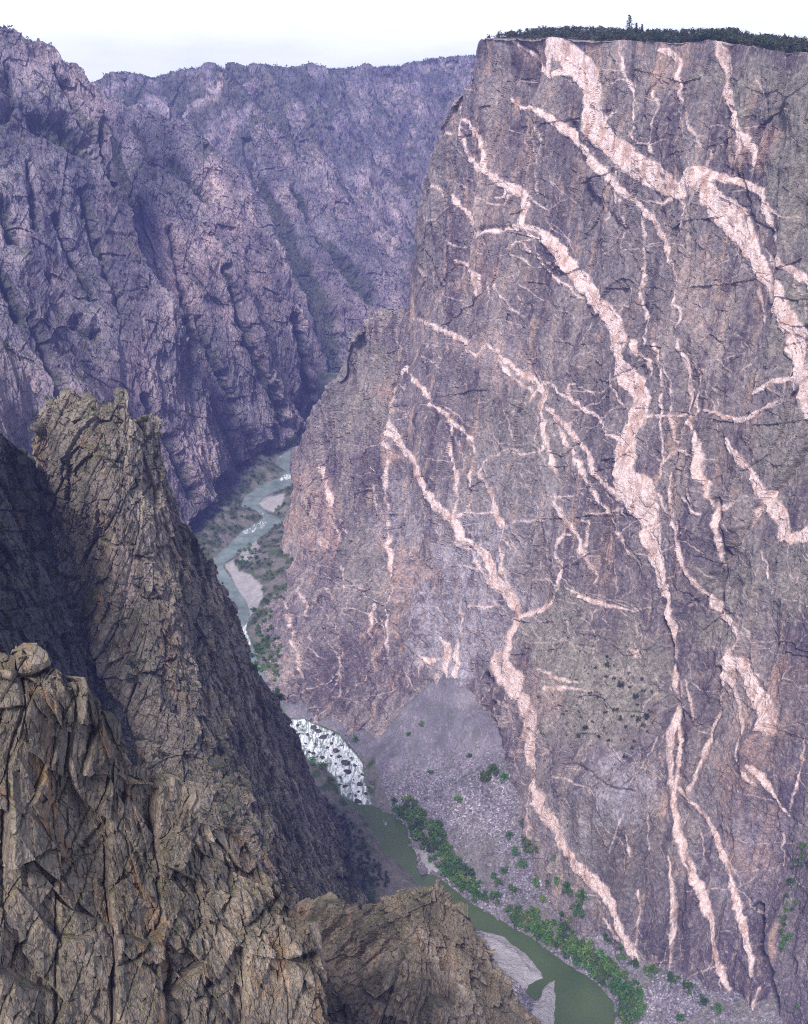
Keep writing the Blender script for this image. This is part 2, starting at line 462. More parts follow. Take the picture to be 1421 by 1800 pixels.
M = {}
M['wall'] = mat_wall()
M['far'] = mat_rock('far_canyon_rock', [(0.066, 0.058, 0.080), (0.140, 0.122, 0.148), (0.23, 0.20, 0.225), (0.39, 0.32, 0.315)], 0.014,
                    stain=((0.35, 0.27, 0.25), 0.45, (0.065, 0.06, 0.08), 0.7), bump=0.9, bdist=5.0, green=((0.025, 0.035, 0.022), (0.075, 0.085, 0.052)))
M['pillar'] = mat_rock('pillar_rock', [(0.070, 0.060, 0.056), (0.140, 0.120, 0.108), (0.22, 0.186, 0.162), (0.38, 0.31, 0.265)], 0.035,
                       stain=((0.25, 0.155, 0.09), 0.55, (0.36, 0.28, 0.25), 0.7), lichen=((0.26, 0.225, 0.08), 0.7), bump=0.9, bdist=1.2, green=((0.02, 0.028, 0.014), (0.05, 0.062, 0.03)))
M['gully'] = mat_rock('shaded_gully_rock', [(0.035, 0.032, 0.036), (0.06, 0.055, 0.058), (0.09, 0.082, 0.08), (0.15, 0.135, 0.125)], 0.03,  # the gully's shade is put into these darker rock colours
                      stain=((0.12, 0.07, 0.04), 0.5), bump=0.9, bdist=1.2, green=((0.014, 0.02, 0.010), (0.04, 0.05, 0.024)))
M['crag'] = mat_rock('lichen_crag_rock', [(0.064, 0.053, 0.047), (0.135, 0.112, 0.095), (0.22, 0.18, 0.148), (0.42, 0.33, 0.265)], 0.09,
                     stain=((0.25, 0.135, 0.065), 0.6, (0.40, 0.28, 0.225), 0.75), lichen=((0.30, 0.26, 0.10), 0.6, (0.38, 0.36, 0.33), 0.6), bump=0.9, bdist=0.5, green=((0.02, 0.03, 0.012), (0.05, 0.065, 0.025)))
M['brown'] = mat_rock('brown_crag_rock', [(0.06, 0.05, 0.042), (0.125, 0.102, 0.083), (0.20, 0.163, 0.13), (0.36, 0.285, 0.225)], 0.05,
                      stain=((0.22, 0.12, 0.06), 0.6, (0.30, 0.22, 0.17), 0.5), lichen=((0.22, 0.19, 0.08), 0.5), bump=0.9, bdist=0.8, green=((0.02, 0.03, 0.012), (0.05, 0.065, 0.025)))
M['scree'] = mat_scree()
M['water'] = mat_water()
M['riverleaf'] = mat_leaf('riverside_leaves', (0.025, 0.070, 0.014), (0.080, 0.16, 0.036))
M['juniper'] = mat_leaf('juniper_leaves', (0.016, 0.030, 0.013), (0.045, 0.070, 0.028))
M['scrub'] = mat_leaf('scrub_leaves', (0.018, 0.026, 0.018), (0.046, 0.060, 0.036))
M['trunk'] = mat_rock('bark', [(0.05, 0.04, 0.03), (0.08, 0.065, 0.05), (0.11, 0.09, 0.07), (0.15, 0.12, 0.10)], 1.5, bump=0.5, bdist=0.05)
M['stone'] = mat_rock('boulder_stone', [(0.07, 0.06, 0.075), (0.12, 0.105, 0.125), (0.19, 0.165, 0.185), (0.40, 0.36, 0.37)], 0.15, bump=0.6, bdist=0.3)

# pegmatite dikes: (x, y, width) along each vein
def _o(ox, oy, lines):
    return [[(ox + l[i]/2, oy + l[i+1]/2, l[i+2]/2) for i in range(0, len(l), 3)] for l in lines]
DIKES = _o(710, 0, [
    (515,145,60, 545,170,84, 590,210,96, 630,260,104, 655,310,90, 658,360,80, 655,400,84, 668,450,92, 700,490,96, 760,540,100, 820,580,104, 880,620,104, 925,655,90, 960,675,72, 985,650,64, 1010,620,64, 1050,605,64, 1075,615,60),
    (1050,650,40, 1080,690,90, 1120,740,120, 1160,790,124, 1200,840,112, 1235,890,96, 1262,940,92, 1285,1000,88, 1310,1060,80, 1335,1110,76, 1365,1160,84, 1395,1200,86),
    (510,150,36, 505,200,30, 508,250,22, 520,270,22, 550,255,28, 590,258,36, 625,290,50),
    (370,140,12, 400,165,20, 440,195,24, 470,230,26, 500,262,16),
    (360,330,6, 400,375,12, 450,380,18, 500,402,28, 555,448,34, 610,510,34, 660,562,36, 710,618,34, 760,668,30, 800,700,28, 840,742,26, 878,800,22, 905,850,18, 918,910,16, 938,970,14, 950,1030,12, 945,1075,14, 975,1085,16, 975,1120,12, 965,1150,14),
    (800,690,5, 840,704,6, 900,714,9, 940,692,12),
    (1040,605,40, 1090,622,36, 1140,632,34, 1200,652,34, 1250,675,34, 1268,710,34, 1290,760,28, 1305,820,24, 1318,880,24, 1335,935,28, 1375,965,32, 1405,995,32, 1430,1030,24),
    (1270,720,8, 1310,745,8, 1340,765,7, 1380,765,5),
    (1112,145,44, 1118,220,42, 1130,290,40, 1148,360,42, 1172,420,36, 1186,470,26, 1175,530,18, 1160,580,12, 1152,610,10),
    (1195,480,26, 1225,540,18, 1210,600,8),
    (760,140,6, 772,220,10, 780,280,10, 798,350,10, 806,430,8, 790,480,6),
    (900,180,10, 930,180,30, 962,215,24, 960,270,20, 975,320,18, 992,370,12),
    (885,320,14, 900,380,10, 890,430,8, 875,500,10, 880,540,6),
    (1000,400,8, 1010,440,16, 1028,470,12, 1036,515,8),
    (730,300,8, 770,280,8, 800,300,8),
    (790,465,6, 820,500,8, 870,508,6, 930,490,5),
    (175,325,10, 185,380,16, 190,430,18, 192,480,14, 210,535,22, 245,580,26, 285,605,26, 325,622,32, 365,650,34, 400,672,44, 425,680,44, 438,715,28, 434,765,28, 418,795,36, 450,815,50, 495,835,52, 525,855,56, 560,910,60, 600,970,64, 640,1020,64, 680,1070,64, 712,1115,66, 742,1165,70, 760,1200,70),
    (190,415,14, 220,432,16, 240,465,18, 268,505,16, 272,545,14, 283,590,18, 300,610,20),
    (265,832,10, 300,815,16, 350,808,20, 390,800,22, 418,795,24),
    (265,830,10, 248,775,18, 215,752,18, 190,725,16, 172,685,10, 175,650,6),
    (215,752,8, 235,790,10, 258,830,6),
    (50,755,6, 90,775,8, 130,778,6),
    (75,665,5, 110,655,8, 135,690,5),
    (170,470,6, 140,468,6, 115,480,4),
    (420,842,10, 436,878,10, 465,908,12, 500,950,12, 540,985,12, 580,1010,14, 605,1045,16),
    (355,870,8, 395,850,10, 440,845,10),
    (370,895,6, 410,912,8, 430,930,6),
    (440,685,12, 462,705,8, 480,728,8, 515,742,5),
    (365,670,14, 355,695,8, 325,698,6), (380,690,6, 355,720,6, 352,760,4),
    (325,1000,5, 345,1045,7, 370,1080,8, 410,1112,6),
    (180,920,8, 230,945,14, 268,975,30, 262,1040,8),
    (290,1000,5, 305,1050,5, 305,1085,3),
    (35,1115,10, 75,1138,12, 110,1145,14, 150,1172,22, 205,1196,18, 225,1205,12),
    (155,830,6, 180,870,8, 210,870,5),
    (40,900,5, 60,950,6, 80,975,4),
    (825,750,6, 832,830,9, 826,910,10, 822,980,10, 828,1060,8, 838,1140,10, 850,1205,14),
    (760,700,4, 765,790,6, 760,870,4), (740,600,5, 745,690,7, 750,720,4),
    (480,440,5, 485,520,7, 478,600,6, 476,680,4),
    (1230,980,6, 1235,1060,8, 1250,1130,10),
    (700,420,14, 730,400,10, 745,395,5),
    (1065,530,10, 1062,570,14, 1055,600,20),
    (955,690,8, 985,740,6, 965,800,10, 965,860,5),
]) + _o(710, 600, [
    (735,-5,62, 752,40,64, 775,90,70, 800,135,82, 830,185,84, 838,230,76, 822,280,74, 805,330,76, 792,380,80, 780,430,78, 778,480,80, 782,520,92, 815,555,98, 848,590,92, 862,640,76, 868,700,64, 880,760,56, 895,820,52, 910,890,50, 922,960,46, 935,1030,40, 942,1090,34, 932,1150,28, 928,1205,20),
    (800,480,60, 840,490,60, 862,530,60, 868,590,50),
    (1370,-10,84, 1378,30,84, 1392,90,74, 1402,160,64, 1412,230,56, 1428,310,52),
    (200,0,12, 235,35,16, 255,48,14, 300,12,14, 340,48,16, 385,88,18, 430,135,22, 470,160,26, 492,185,30, 482,225,22, 500,285,20, 515,345,18, 523,410,16, 533,460,12, 545,500,8, 550,560,10),
    (340,60,6, 375,115,12, 420,160,12, 440,180,6),
    (440,215,6, 450,180,12, 480,150,14, 520,145,10),
    (805,-5,20, 830,40,18, 860,70,16, 866,120,14),
    (10,90,14, 50,145,14, 90,200,14, 130,240,14, 160,275,18, 190,312,14, 235,355,10, 255,385,8),
    (165,290,14, 152,340,10, 150,400,10, 165,450,10, 180,510,10, 188,560,10, 178,605,10),
    (340,400,4, 300,410,6, 285,425,14, 278,460,12, 290,510,14, 308,570,20, 328,630,24, 345,685,18, 350,730,14, 352,790,16, 360,850,24, 372,910,30, 380,960,32),
    (335,620,8, 360,680,8, 385,730,6),
    (380,965,28, 360,1010,24, 345,1050,24, 338,1100,30, 355,1150,44, 385,1200,56),
    (320,1095,10, 315,1150,14, 330,1205,14),
    (-40,250,12, 0,360,18, 30,410,20, 55,470,26, 85,525,30, 120,575,34, 150,605,34, 180,635,24, 200,690,24, 235,720,30, 280,760,40, 315,810,48, 340,870,44, 375,930,36),
    (150,620,20, 180,615,14, 225,605,6, 310,602,5),
    (240,770,8, 270,830,10, 310,860,12, 350,870,12),
    (150,790,5, 200,795,8, 250,800,8), (170,690,8, 220,740,10, 260,800,10, 310,850,10),
    (230,930,8, 290,935,10, 320,930,8),
    (385,970,20, 420,958,20, 465,940,20, 510,920,20, 535,890,18, 545,855,18, 558,815,14, 560,790,12, 540,745,16, 552,690,14, 565,678,10, 590,680,8),
    (440,842,5, 490,845,8, 540,858,8),
    (512,240,22, 540,255,18, 570,285,18, 600,330,20, 630,385,20, 652,430,22, 668,465,24, 700,495,18, 730,522,22, 765,552,26),
    (545,265,8, 562,320,12, 585,375,14, 610,420,16, 632,465,18, 655,520,18, 685,560,18, 712,605,16, 740,650,12, 770,695,10, 800,745,6),
    (545,560,14, 560,610,28, 590,650,26, 612,700,18, 635,755,14, 652,805,10, 672,860,8),
    (560,620,16, 585,650,20), (600,640,8, 612,690,6),
    (510,150,10, 550,165,14, 585,200,14, 625,232,16, 662,262,14, 695,295,14, 735,330,14, 765,350,14),
    (585,185,10, 592,150,10, 610,150,6), (620,165,5, 650,192,6),
    (335,395,6, 365,378,7, 410,388,7, 460,400,7, 500,385,8, 505,370,5),
    (575,872,10, 615,890,16, 650,912,18, 690,922,18, 730,935,16, 790,945,12, 850,940,6),
    (700,910,6, 760,915,8, 800,940,6),
    (640,608,8, 700,608,8, 770,590,8), (615,620,8, 640,640,12, 632,720,6),
    (500,545,4, 560,548,5, 612,543,4), (380,640,5, 430,630,6, 520,628,4),
    (970,-5,14, 990,50,16, 1002,110,18, 1005,170,14, 1000,225,14, 1022,275,16, 1040,330,16, 1045,380,20, 1040,430,30, 1042,470,36, 1065,500,24, 1080,545,16, 1085,580,10),
    (1040,75,6, 1055,130,12, 1058,190,12, 1045,240,14, 1030,270,14),
    (1000,40,4, 1050,95,5, 1085,105,4),
    (1065,240,16, 1095,248,20, 1130,265,18, 1170,275,16, 1230,265,14, 1275,235,14, 1320,205,12),
    (1225,190,14, 1270,165,22, 1310,140,26, 1350,130,26, 1400,125,24), (1170,290,8, 1230,260,12, 1290,230,12, 1310,210,10),
    (1135,340,16, 1140,375,28, 1165,400,30, 1195,440,34, 1230,490,36, 1255,530,48, 1285,580,66, 1312,630,70, 1325,680,60, 1310,700,30),
    (1430,645,56, 1390,690,50, 1345,700,40), (1240,590,24, 1222,630,14, 1210,655,8),
    (985,545,6, 1010,565,12, 1030,595,12, 1062,602,10), (1020,530,8, 1028,560,10),
    (1060,900,24, 1065,925,34, 1100,960,34, 1140,995,34, 1175,1020,26, 1190,1045,20, 1170,1075,24, 1145,1105,24, 1120,1130,16),
    (1060,920,10, 1030,890,14, 1012,840,16, 990,790,20, 968,735,18, 960,670,16, 942,610,18, 935,550,14, 938,480,12, 942,460,8),
    (955,600,6, 965,650,8, 970,680,6),
    (880,15,12, 905,80,12, 915,150,14, 910,210,14, 905,290,12, 905,370,10, 908,430,10, 900,480,8),
    (900,60,8, 935,110,10, 950,180,10, 948,260,12, 955,330,12, 965,380,12, 925,405,10, 905,440,8),
    (1000,235,8, 1002,300,10, 985,350,10, 955,385,10), (960,380,6, 1010,395,10, 1030,405,8),
    (850,265,10, 900,262,12, 950,262,8, 1020,255,6),
    (868,520,12, 890,590,16, 898,660,14, 905,740,12, 908,800,8),
    (870,500,6, 900,550,8, 920,600,6),
    (1095,570,10, 1092,640,28, 1102,690,24, 1095,740,12, 1105,790,8),
    (1120,580,6, 1180,560,5, 1100,600,8), (1250,740,8, 1272,790,10, 1285,830,6),
    (720,110,6, 745,170,8, 775,230,8),
    (930,830,5, 960,820,6, 1000,805,6), (870,780,5, 900,830,6, 930,860,4),
    (190,1050,10, 190,1110,40, 185,1170,30), (120,1040,10, 150,1100,30, 140,1140,20, 155,1180,8), (60,1110,14, 100,1120,34),
    (450,1150,10, 520,1180,14, 600,1200,14),
    (780,1080,10, 800,1100,30), (790,1000,6, 800,1060,6, 820,1110,6),
    (1140,1130,60, 1190,1130,50, 1230,1190,60), (1130,1170,30, 1120,1205,20),
    (180,900,5, 190,980,6, 188,1040,6), (250,450,5, 240,520,6, 225,600,4),
    (780,790,5, 790,850,4), (1010,640,4, 960,700,5),
]) + _o(710, 1200, [
    (345,-10,44, 370,30,58, 400,75,70, 425,120,66, 430,160,54, 420,200,44, 415,245,36, 440,285,28, 462,330,30, 478,380,34, 500,430,44, 522,480,46, 545,525,40, 570,570,34, 600,620,38, 640,670,46, 670,720,44, 705,775,40, 740,825,34, 775,880,30, 800,930,24, 825,970,16),
    (415,250,20, 430,290,16, 440,350,16, 448,420,14, 455,480,12, 450,540,12),
    (690,840,10, 730,880,16, 770,910,14),
    (470,160,14, 450,220,20, 430,260,12),
    (930,-10,20, 942,60,24, 932,130,28, 925,170,26, 928,230,24, 938,300,20, 948,370,20, 958,430,24, 968,500,24, 972,560,34, 985,620,46, 1010,680,46, 1032,740,42, 1050,800,38, 1068,860,32, 1080,920,28, 1095,980,26, 1112,1040,26, 1130,1100,22, 1148,1170,16),
    (940,130,10, 955,190,18, 965,260,20, 970,330,18, 965,400,18, 968,450,12),
    (960,400,14, 990,420,14, 1030,455,14, 1065,505,20, 1090,550,24, 1108,600,24, 1125,660,24, 1142,720,26, 1160,790,32, 1185,850,36, 1205,910,32, 1218,970,24, 1225,1030,14),
    (930,620,6, 938,690,14, 945,760,16, 948,830,16, 940,900,14, 935,960,14, 928,1030,8),
    (1110,20,10, 1092,90,16, 1075,150,18, 1058,220,20, 1040,290,22, 1022,350,20, 1005,400,16),
    (985,-10,8, 1002,40,14, 1008,90,12, 1005,140,6), (970,0,6, 975,50,5),
    (1150,-10,36, 1165,40,20, 1172,90,16, 1185,130,14, 1188,185,10),
    (1215,20,60, 1255,60,80, 1285,110,90, 1290,170,50), 
    (1220,280,16, 1260,330,30, 1300,400,14, 1340,470,10), (1240,360,10, 1180,260,12, 1175,200,8),
    (785,280,4, 770,330,4), (865,480,4, 860,600,5), (820,740,5, 828,830,6, 815,920,4), (780,540,5, 790,620,8),
    (650,30,10, 560,20,16, 480,30,16), (1400,200,8, 1380,320,10, 1350,450,8), (1320,540,6, 1310,650,6),
    (760,480,5, 720,600,4), (530,320,4, 600,340,5, 680,390,5), (1240,1090,14, 1228,1130,20, 1235,1199,12),
]) + _o(0, 600, [
    (1100,420,8, 1125,450,14, 1140,510,16, 1155,560,18, 1165,600,16, 1168,650,10, 1175,700,8),
    (1385,180,16, 1378,240,24, 1372,310,22, 1385,380,12, 1368,480,10, 1362,560,10, 1364,660,12, 1362,760,14, 1366,860,12, 1362,940,10, 1365,1030,10, 1358,1110,6),
    (1375,300,20, 1400,340,16, 1430,400,16),
    (1110,660,6, 1118,715,10, 1140,725,8), (1050,870,6, 1060,920,8, 1066,960,5), (1115,860,6, 1140,900,6),
    (1015,930,8, 1020,1010,8, 1022,1090,8, 1035,1160,8, 1040,1220,8), (1180,620,6, 1210,690,6), (1310,440,8, 1325,520,6, 1330,620,5),
    (1430,100,14, 1400,160,10, 1385,200,14), (1300,880,6, 1310,960,8, 1300,1040,6), (1200,760,5, 1215,880,4),
])

# ------------------------------------------------------------------ 1. painted wall
SIL = [(470, 1010), (488, 985), (497, 955), (508, 905), (514, 865), (520, 825), (530, 790), (540, 752), (556, 715), (570, 692), (598, 664), (604, 620), (612, 588), (636, 566), (655, 553),
       (690, 552), (712, 542), (721, 530), (724, 490), (727, 455), (731, 405), (738, 355), (748, 315), (758, 285), (768, 250), (782, 205), (795, 172), (808, 160), (822, 146), (833, 128),
       (838, 105), (845, 74), (852, 66), (900, 66), (960, 65), (1010, 68), (1100, 72), (1180, 74), (1270, 72), (1320, 84), (1421, 96), (1600, 112), (1700, 118)]
WFOOT = [(470, 1290), (497, 1270), (540, 1300), (600, 1320), (640, 1330), (760, 1330), (850, 1450), (930, 1560), (1000, 1680), (1080, 1760), (1200, 1850), (1300, 1900), (1421, 1950), (1700, 2000)]
ctrl = []
ctrl += [(852, 66, 1080), (833, 128, 1095), (797, 168, 1115), (768, 250, 1130), (738, 355, 1160), (724, 490, 1180), (712, 542, 1185), (655, 553, 1235), (612, 588, 1270),
         (598, 664, 1300), (570, 692, 1320), (540, 752, 1360), (520, 825, 1385), (508, 905, 1395), (490, 985, 1395), (470, 1030, 1330)]
ctrl += colline((880, 66, 1068), (820, 1190, 936), 6, -8)
ctrl += colline((1000, 68, 985), (930, 1400, 823), 4, 10)[:4]
ctrl += colline((1150, 75, 890), (1080, 1120, 762), 4, 8)
ctrl += colline((1300, 80, 815), (1200, 1720, 629), 6, 6)
ctrl += colline((1421, 95, 750), (1340, 1800, 587), 6, 0)
ctrl += colline((1680, 118, 640), (1640, 1950, 490), 5, 0)
ctrl += [(1050, 1360, 692), (1035, 1450, 690), (1060, 1640, 668), (1130, 1720, 655), (1110, 1240, 722), (1000, 1200, 770),
         (930, 1400, 800), (935, 1480, 775), (1000, 1560, 712), (870, 1360, 862), (855, 1280, 900),
         (600, 1283, 988), (495, 1235, 1040), (500, 1100, 1174), (690, 760, 1128), (680, 1050, 1045), (720, 1235, 970), (560, 1000, 1180), (600, 850, 1240), (545, 1270, 1012), (640, 700, 1230)]
dW = depth_fn(ctrl)
colsW = np.concatenate([np.linspace(470, 855, 330)[:-1], np.linspace(855, 1440, 600)[:-1], np.linspace(1440, 1700, 60)])
jagW = (fbm((colsW/14, colsW*0, colsW*0 + 3), 1.0, 4)*9 + fbm((colsW/3.5, colsW*0, colsW*0 + 8), 1.0, 3)*3)*(1 - smooth(835, 860, colsW))
PW = sheet_base(colsW, lambda x: interp(SIL, x) + jagW, lambda x: interp(WFOOT, x), dW, 1150, wrap_top=0)
pxW, pyW = project(PW)
# plateau / back side behind the crest
def wall_back(P0, n=60):
    """behind the crest: level plateau east of the corner, falling back slope along the spur"""
    x = colsW
    plate = smooth(845, 870, x)[:, None]
    cam = np.array([0, 0, CZ])
    d = P0 - cam; d /= np.linalg.norm(d, axis=-1)[:, None]
    dirs = d*0.9 + np.array([0.33, 0.0, -0.12]); dirs /= np.linalg.norm(dirs, axis=-1)[:, None]
    dirp = np.array([0.28, 0.95, 0.0])[None]
    rows = []
    for i in range(1, n + 1):
        s = (i/n)**1.7
        zp = 4*smooth(0, 0.5, s) - 160*max(0, s - 0.55)
        rows.append(P0 + (1 - plate)*dirs*s*420 + plate*(dirp*s*480 + np.array([0, 0, zp])))
    return np.stack(rows[::-1], 0)
NBW = 60
PWB = np.concatenate([wall_back(PW[0], NBW), PW], 0)
WALL_L = [('fbm', 110, 260, 8, 0.0), ('rid', 55, 230, 6.5, 3.0), ('cell', 38, 110, 1.0, 1.0), ('saw', (0.85, 0.5, 0.05), 30, 2.2, 2.0), ('saw', (0.8, -0.3, -0.2), 12, 0.9, 9.0), ('blk', (0.6, 0.2, 17, 17, 170), 0, 1.5, 2.0),
          ('rid', 13, 65, 1.2, 9.0), ('blk', (0.3, 0.3, 6, 6, 30), 0, 0.9, 5.0), ('saw', (0.9, 0.2, -0.15), 4.5, 0.45, 19.0), ('brk', (0.8, 0.3, 2.5, 2.5, 6), 0, 0.4, 7.0), ('fbm', 3, 5, 0.5, 2.0)]
pxW0, pyW0 = project(PWB)
PWd, dispW, crackW = displace(PWB, WALL_L, rot=-0.06)
# chimneys and recesses traced on the face: pushed back into it
CHIM = [([(905, 78, 14), (930, 100, 22), (930, 140, 24), (915, 168, 8)], 7), ([(1160, 1060, 10), (1180, 1250, 26), (1198, 1450, 26), (1190, 1640, 14)], 8), ([(1262, 1180, 12), (1240, 1300, 18), (1215, 1400, 10)], 6),
        ([(1421, 770, 8), (1330, 900, 12), (1240, 1030, 14), (1180, 1110, 10)], 5), ([(1330, 1600, 14), (1345, 1750, 34), (1340, 1850, 40)], 12), ([(722, 985, 6), (702, 1080, 14), (690, 1210, 12)], 7), ([(856, 1190, 12), (862, 1300, 24), (882, 1385, 20)], 9),
        ([(655, 800, 8), (645, 900, 14), (638, 960, 6)], 5), ([(560, 1020, 8), (585, 1120, 12), (605, 1200, 10)], 5), ([(612, 1100, 8), (632, 1180, 14), (640, 1260, 14)], 6), ([(525, 1080, 8), (515, 1180, 14), (520, 1240, 12)], 6),
        ([(1000, 215, 6), (1030, 330, 14), (1090, 400, 6)], 4), ([(1128, 480, 5), (1125, 600, 8), (1130, 700, 5)], 3), ([(1260, 880, 8), (1268, 980, 14), (1250, 1080, 8)], 5), ([(1290, 300, 6), (1330, 420, 12), (1360, 520, 6)], 4),
        ([(780, 330, 6), (770, 420, 12), (775, 520, 6)], 4), ([(838, 410, 10), (900, 400, 10), (950, 420, 5)], 3), ([(1010, 1340, 6), (1060, 1385, 10), (1110, 1400, 6)], 4), ([(940, 1230, 6), (960, 1320, 10), (980, 1400, 6)], 4)]
cw = np.zeros(PWd.shape[:2])
for line, dep in CHIM:
    cw = np.maximum(cw, dep*smooth(-7, 5, dike_field(pxW0, pyW0, [line], 4.0)))
PWd = PWd - grid_normals(PWB)*cw[..., None]
spur = 1 + 0.4*(1 - smooth(640, 760, pxW0))
PWd = PWB + (PWd - PWB)*spur[..., None]
rimf = 0.3 + 0.7*smooth(0, 70, pyW0 - interp(SIL, np.clip(pxW0, 852, 1700)))
rimf = np.where(pxW0 > 852, rimf, 1.0)
PWd = PWB + (PWd - PWB)*rimf[..., None]
# plateau stays calm
calm = np.ones(PWB.shape[:2]); calm[:NBW - 6] = 1 - smooth(845, 870, colsW)[None]*0.9
PWd = PWB + (PWd - PWB)*calm[..., None]
BASEW = PWB.copy()
pxB, pyB = project(PWB)

def blobs(px, py, lst):
    o = np.zeros(px.shape, f32)
    for x, y, rx, ry, a, s in lst:
        ca, sa = math.cos(math.radians(a)), math.sin(math.radians(a))
        u = ((px - x)*ca + (py - y)*sa)/rx; v = (-(px - x)*sa + (py - y)*ca)/ry
        o = np.maximum(o, s*(1 - smooth(0.5, 1.2, np.sqrt(u*u + v*v))))
    return o

front = np.ones(PWB.shape[:2], bool); front[:NBW] = False
WATTR = {'dike': np.full(PWB.shape[:2], -20.0, f32), 'vein': np.full(PWB.shape[:2], -20.0, f32)}
WATTR['dike'][NBW:] = dike_field(pxB[NBW:], pyB[NBW:], DIKES)
proud = smooth(-2, 3, WATTR['dike'] + 4*fbm((PWB[..., 0]/5, PWB[..., 1]/5, PWB[..., 2]/12), 1.0, 4))*(0.9 + 0.8*fbm((PWB[..., 0]/9, PWB[..., 1]/9, PWB[..., 2]/9), 1.0, 4))
PWd = PWd + grid_normals(PWB)*(0.8*proud*front)[..., None]
veins = []
for vi in range(720):
    if vi < 420: x, y = random.uniform(500, 1450), random.uniform(80, 1750)
    else: x, y = random.gauss(930, 200), random.gauss(960, 190)
    a = random.gauss(1.25, 0.55) if random.random() < 0.75 else random.uniform(-0.3, 0.4)
    w = random.uniform(0.3, 2.5) if vi < 420 else random.uniform(0.3, 1.7); L = [(x, y, w*0.4)]
    for k in range(random.randint(3, 9)):
        a += random.gauss(0, 0.28); st = random.uniform(10, 26)
        x += math.cos(a)*st; y += math.sin(a)*st; L.append((x, y, w*random.uniform(0.5, 1.4)))
    L[-1] = (x, y, 0.2); veins.append(L)
WATTR['vein'][NBW:] = dike_field(pxB[NBW:], pyB[NBW:], veins)
OLIVE = [(1400, 300, 70, 190, 0, 0.8), (1390, 560, 40, 100, 0, 0.8), (1390, 760, 60, 130, 20, 0.6), (1330, 150, 120, 50, 10, 0.6), (1060, 1190, 130, 120, 30, 0.9), (980, 1110, 70, 60, -30, 0.8),
         (630, 700, 60, 110, 25, 0.6), (1280, 1050, 60, 130, 30, 0.6), (1400, 1000, 60, 90, 0, 0.7), (1080, 1500, 110, 130, 0, 0.45), (640, 1000, 70, 100, 0, 0.4), (900, 790, 100, 120, 0, 0.4)]
PALE = [(850, 980, 90, 80, 40, 0.8), (810, 1080, 110, 90, 0, 0.75), (890, 640, 70, 60, 30, 0.4), (1120, 1390, 60, 60, 0, 0.5), (1080, 1400, 70, 90, 0, 0.6), (1000, 1450, 60, 80, 0, 0.4), (780, 1150, 70, 60, 0, 0.7),
        (700, 950, 60, 100, 0, 0.4), (900, 900, 120, 100, 0, 0.3), (1300, 1500, 90, 120, 0, 0.35)]
PINK = [(690, 760, 22, 90, 0, 0.8), (545, 900, 26, 90, -8, 0.6), (680, 1000, 16, 130, 0, 0.6), (890, 640, 80, 60, 40, 0.55), (720, 1010, 24, 80, 15, 0.5), (1180, 110, 60, 40, 0, 0.4), (1320, 250, 40, 50, 10, 0.6), (870, 320, 60, 100, 20, 0.3),
        (1330, 1230, 80, 110, 10, 0.7), (1310, 1350, 60, 120, 0, 0.5), (920, 1220, 40, 80, -20, 0.5), (1230, 520, 40, 120, 0, 0.35), (1060, 960, 30, 90, 0, 0.45), (1330, 1480, 60, 90, 0, 0.35), (950, 90, 60, 30, 0, 0.6), (1180, 130, 40, 50, 0, 0.6), (840, 480, 30, 60, 0, 0.5)]
DARK = [(925, 115, 40, 60, 20, 0.9), (1010, 230, 60, 70, 30, 0.6), (900, 240, 70, 80, 0, 0.4), (960, 380, 80, 120, 20, 0.5), (1120, 560, 50, 120, 0, 0.4), (580, 890, 26, 80, -10, 0.6), (560, 1200, 60, 80, 0, 0.7), (870, 1260, 14, 90, 0, 0.9),  # dark rock patches, some painting the shade of chimneys and corners
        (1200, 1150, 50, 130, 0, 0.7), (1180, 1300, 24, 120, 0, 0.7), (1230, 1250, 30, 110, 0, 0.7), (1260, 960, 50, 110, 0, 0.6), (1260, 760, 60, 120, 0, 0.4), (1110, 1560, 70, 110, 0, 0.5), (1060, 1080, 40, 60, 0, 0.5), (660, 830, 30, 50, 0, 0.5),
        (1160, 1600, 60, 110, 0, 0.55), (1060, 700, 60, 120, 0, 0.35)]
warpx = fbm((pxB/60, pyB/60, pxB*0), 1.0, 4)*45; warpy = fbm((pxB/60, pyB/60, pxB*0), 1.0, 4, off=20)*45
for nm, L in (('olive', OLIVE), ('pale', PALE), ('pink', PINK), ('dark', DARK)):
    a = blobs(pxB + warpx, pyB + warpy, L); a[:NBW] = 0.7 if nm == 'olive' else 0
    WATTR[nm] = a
pl_ = np.zeros(PWB.shape[:2]); pl_[:NBW - 1] = smooth(845, 870, colsW)[None]
WATTR['plateau'] = pl_
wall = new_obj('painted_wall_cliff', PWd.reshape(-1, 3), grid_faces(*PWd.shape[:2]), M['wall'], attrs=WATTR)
tag(wall, 'huge grey cliff veined with branching pink and white dikes, right of the river', 'cliff', kind='structure')

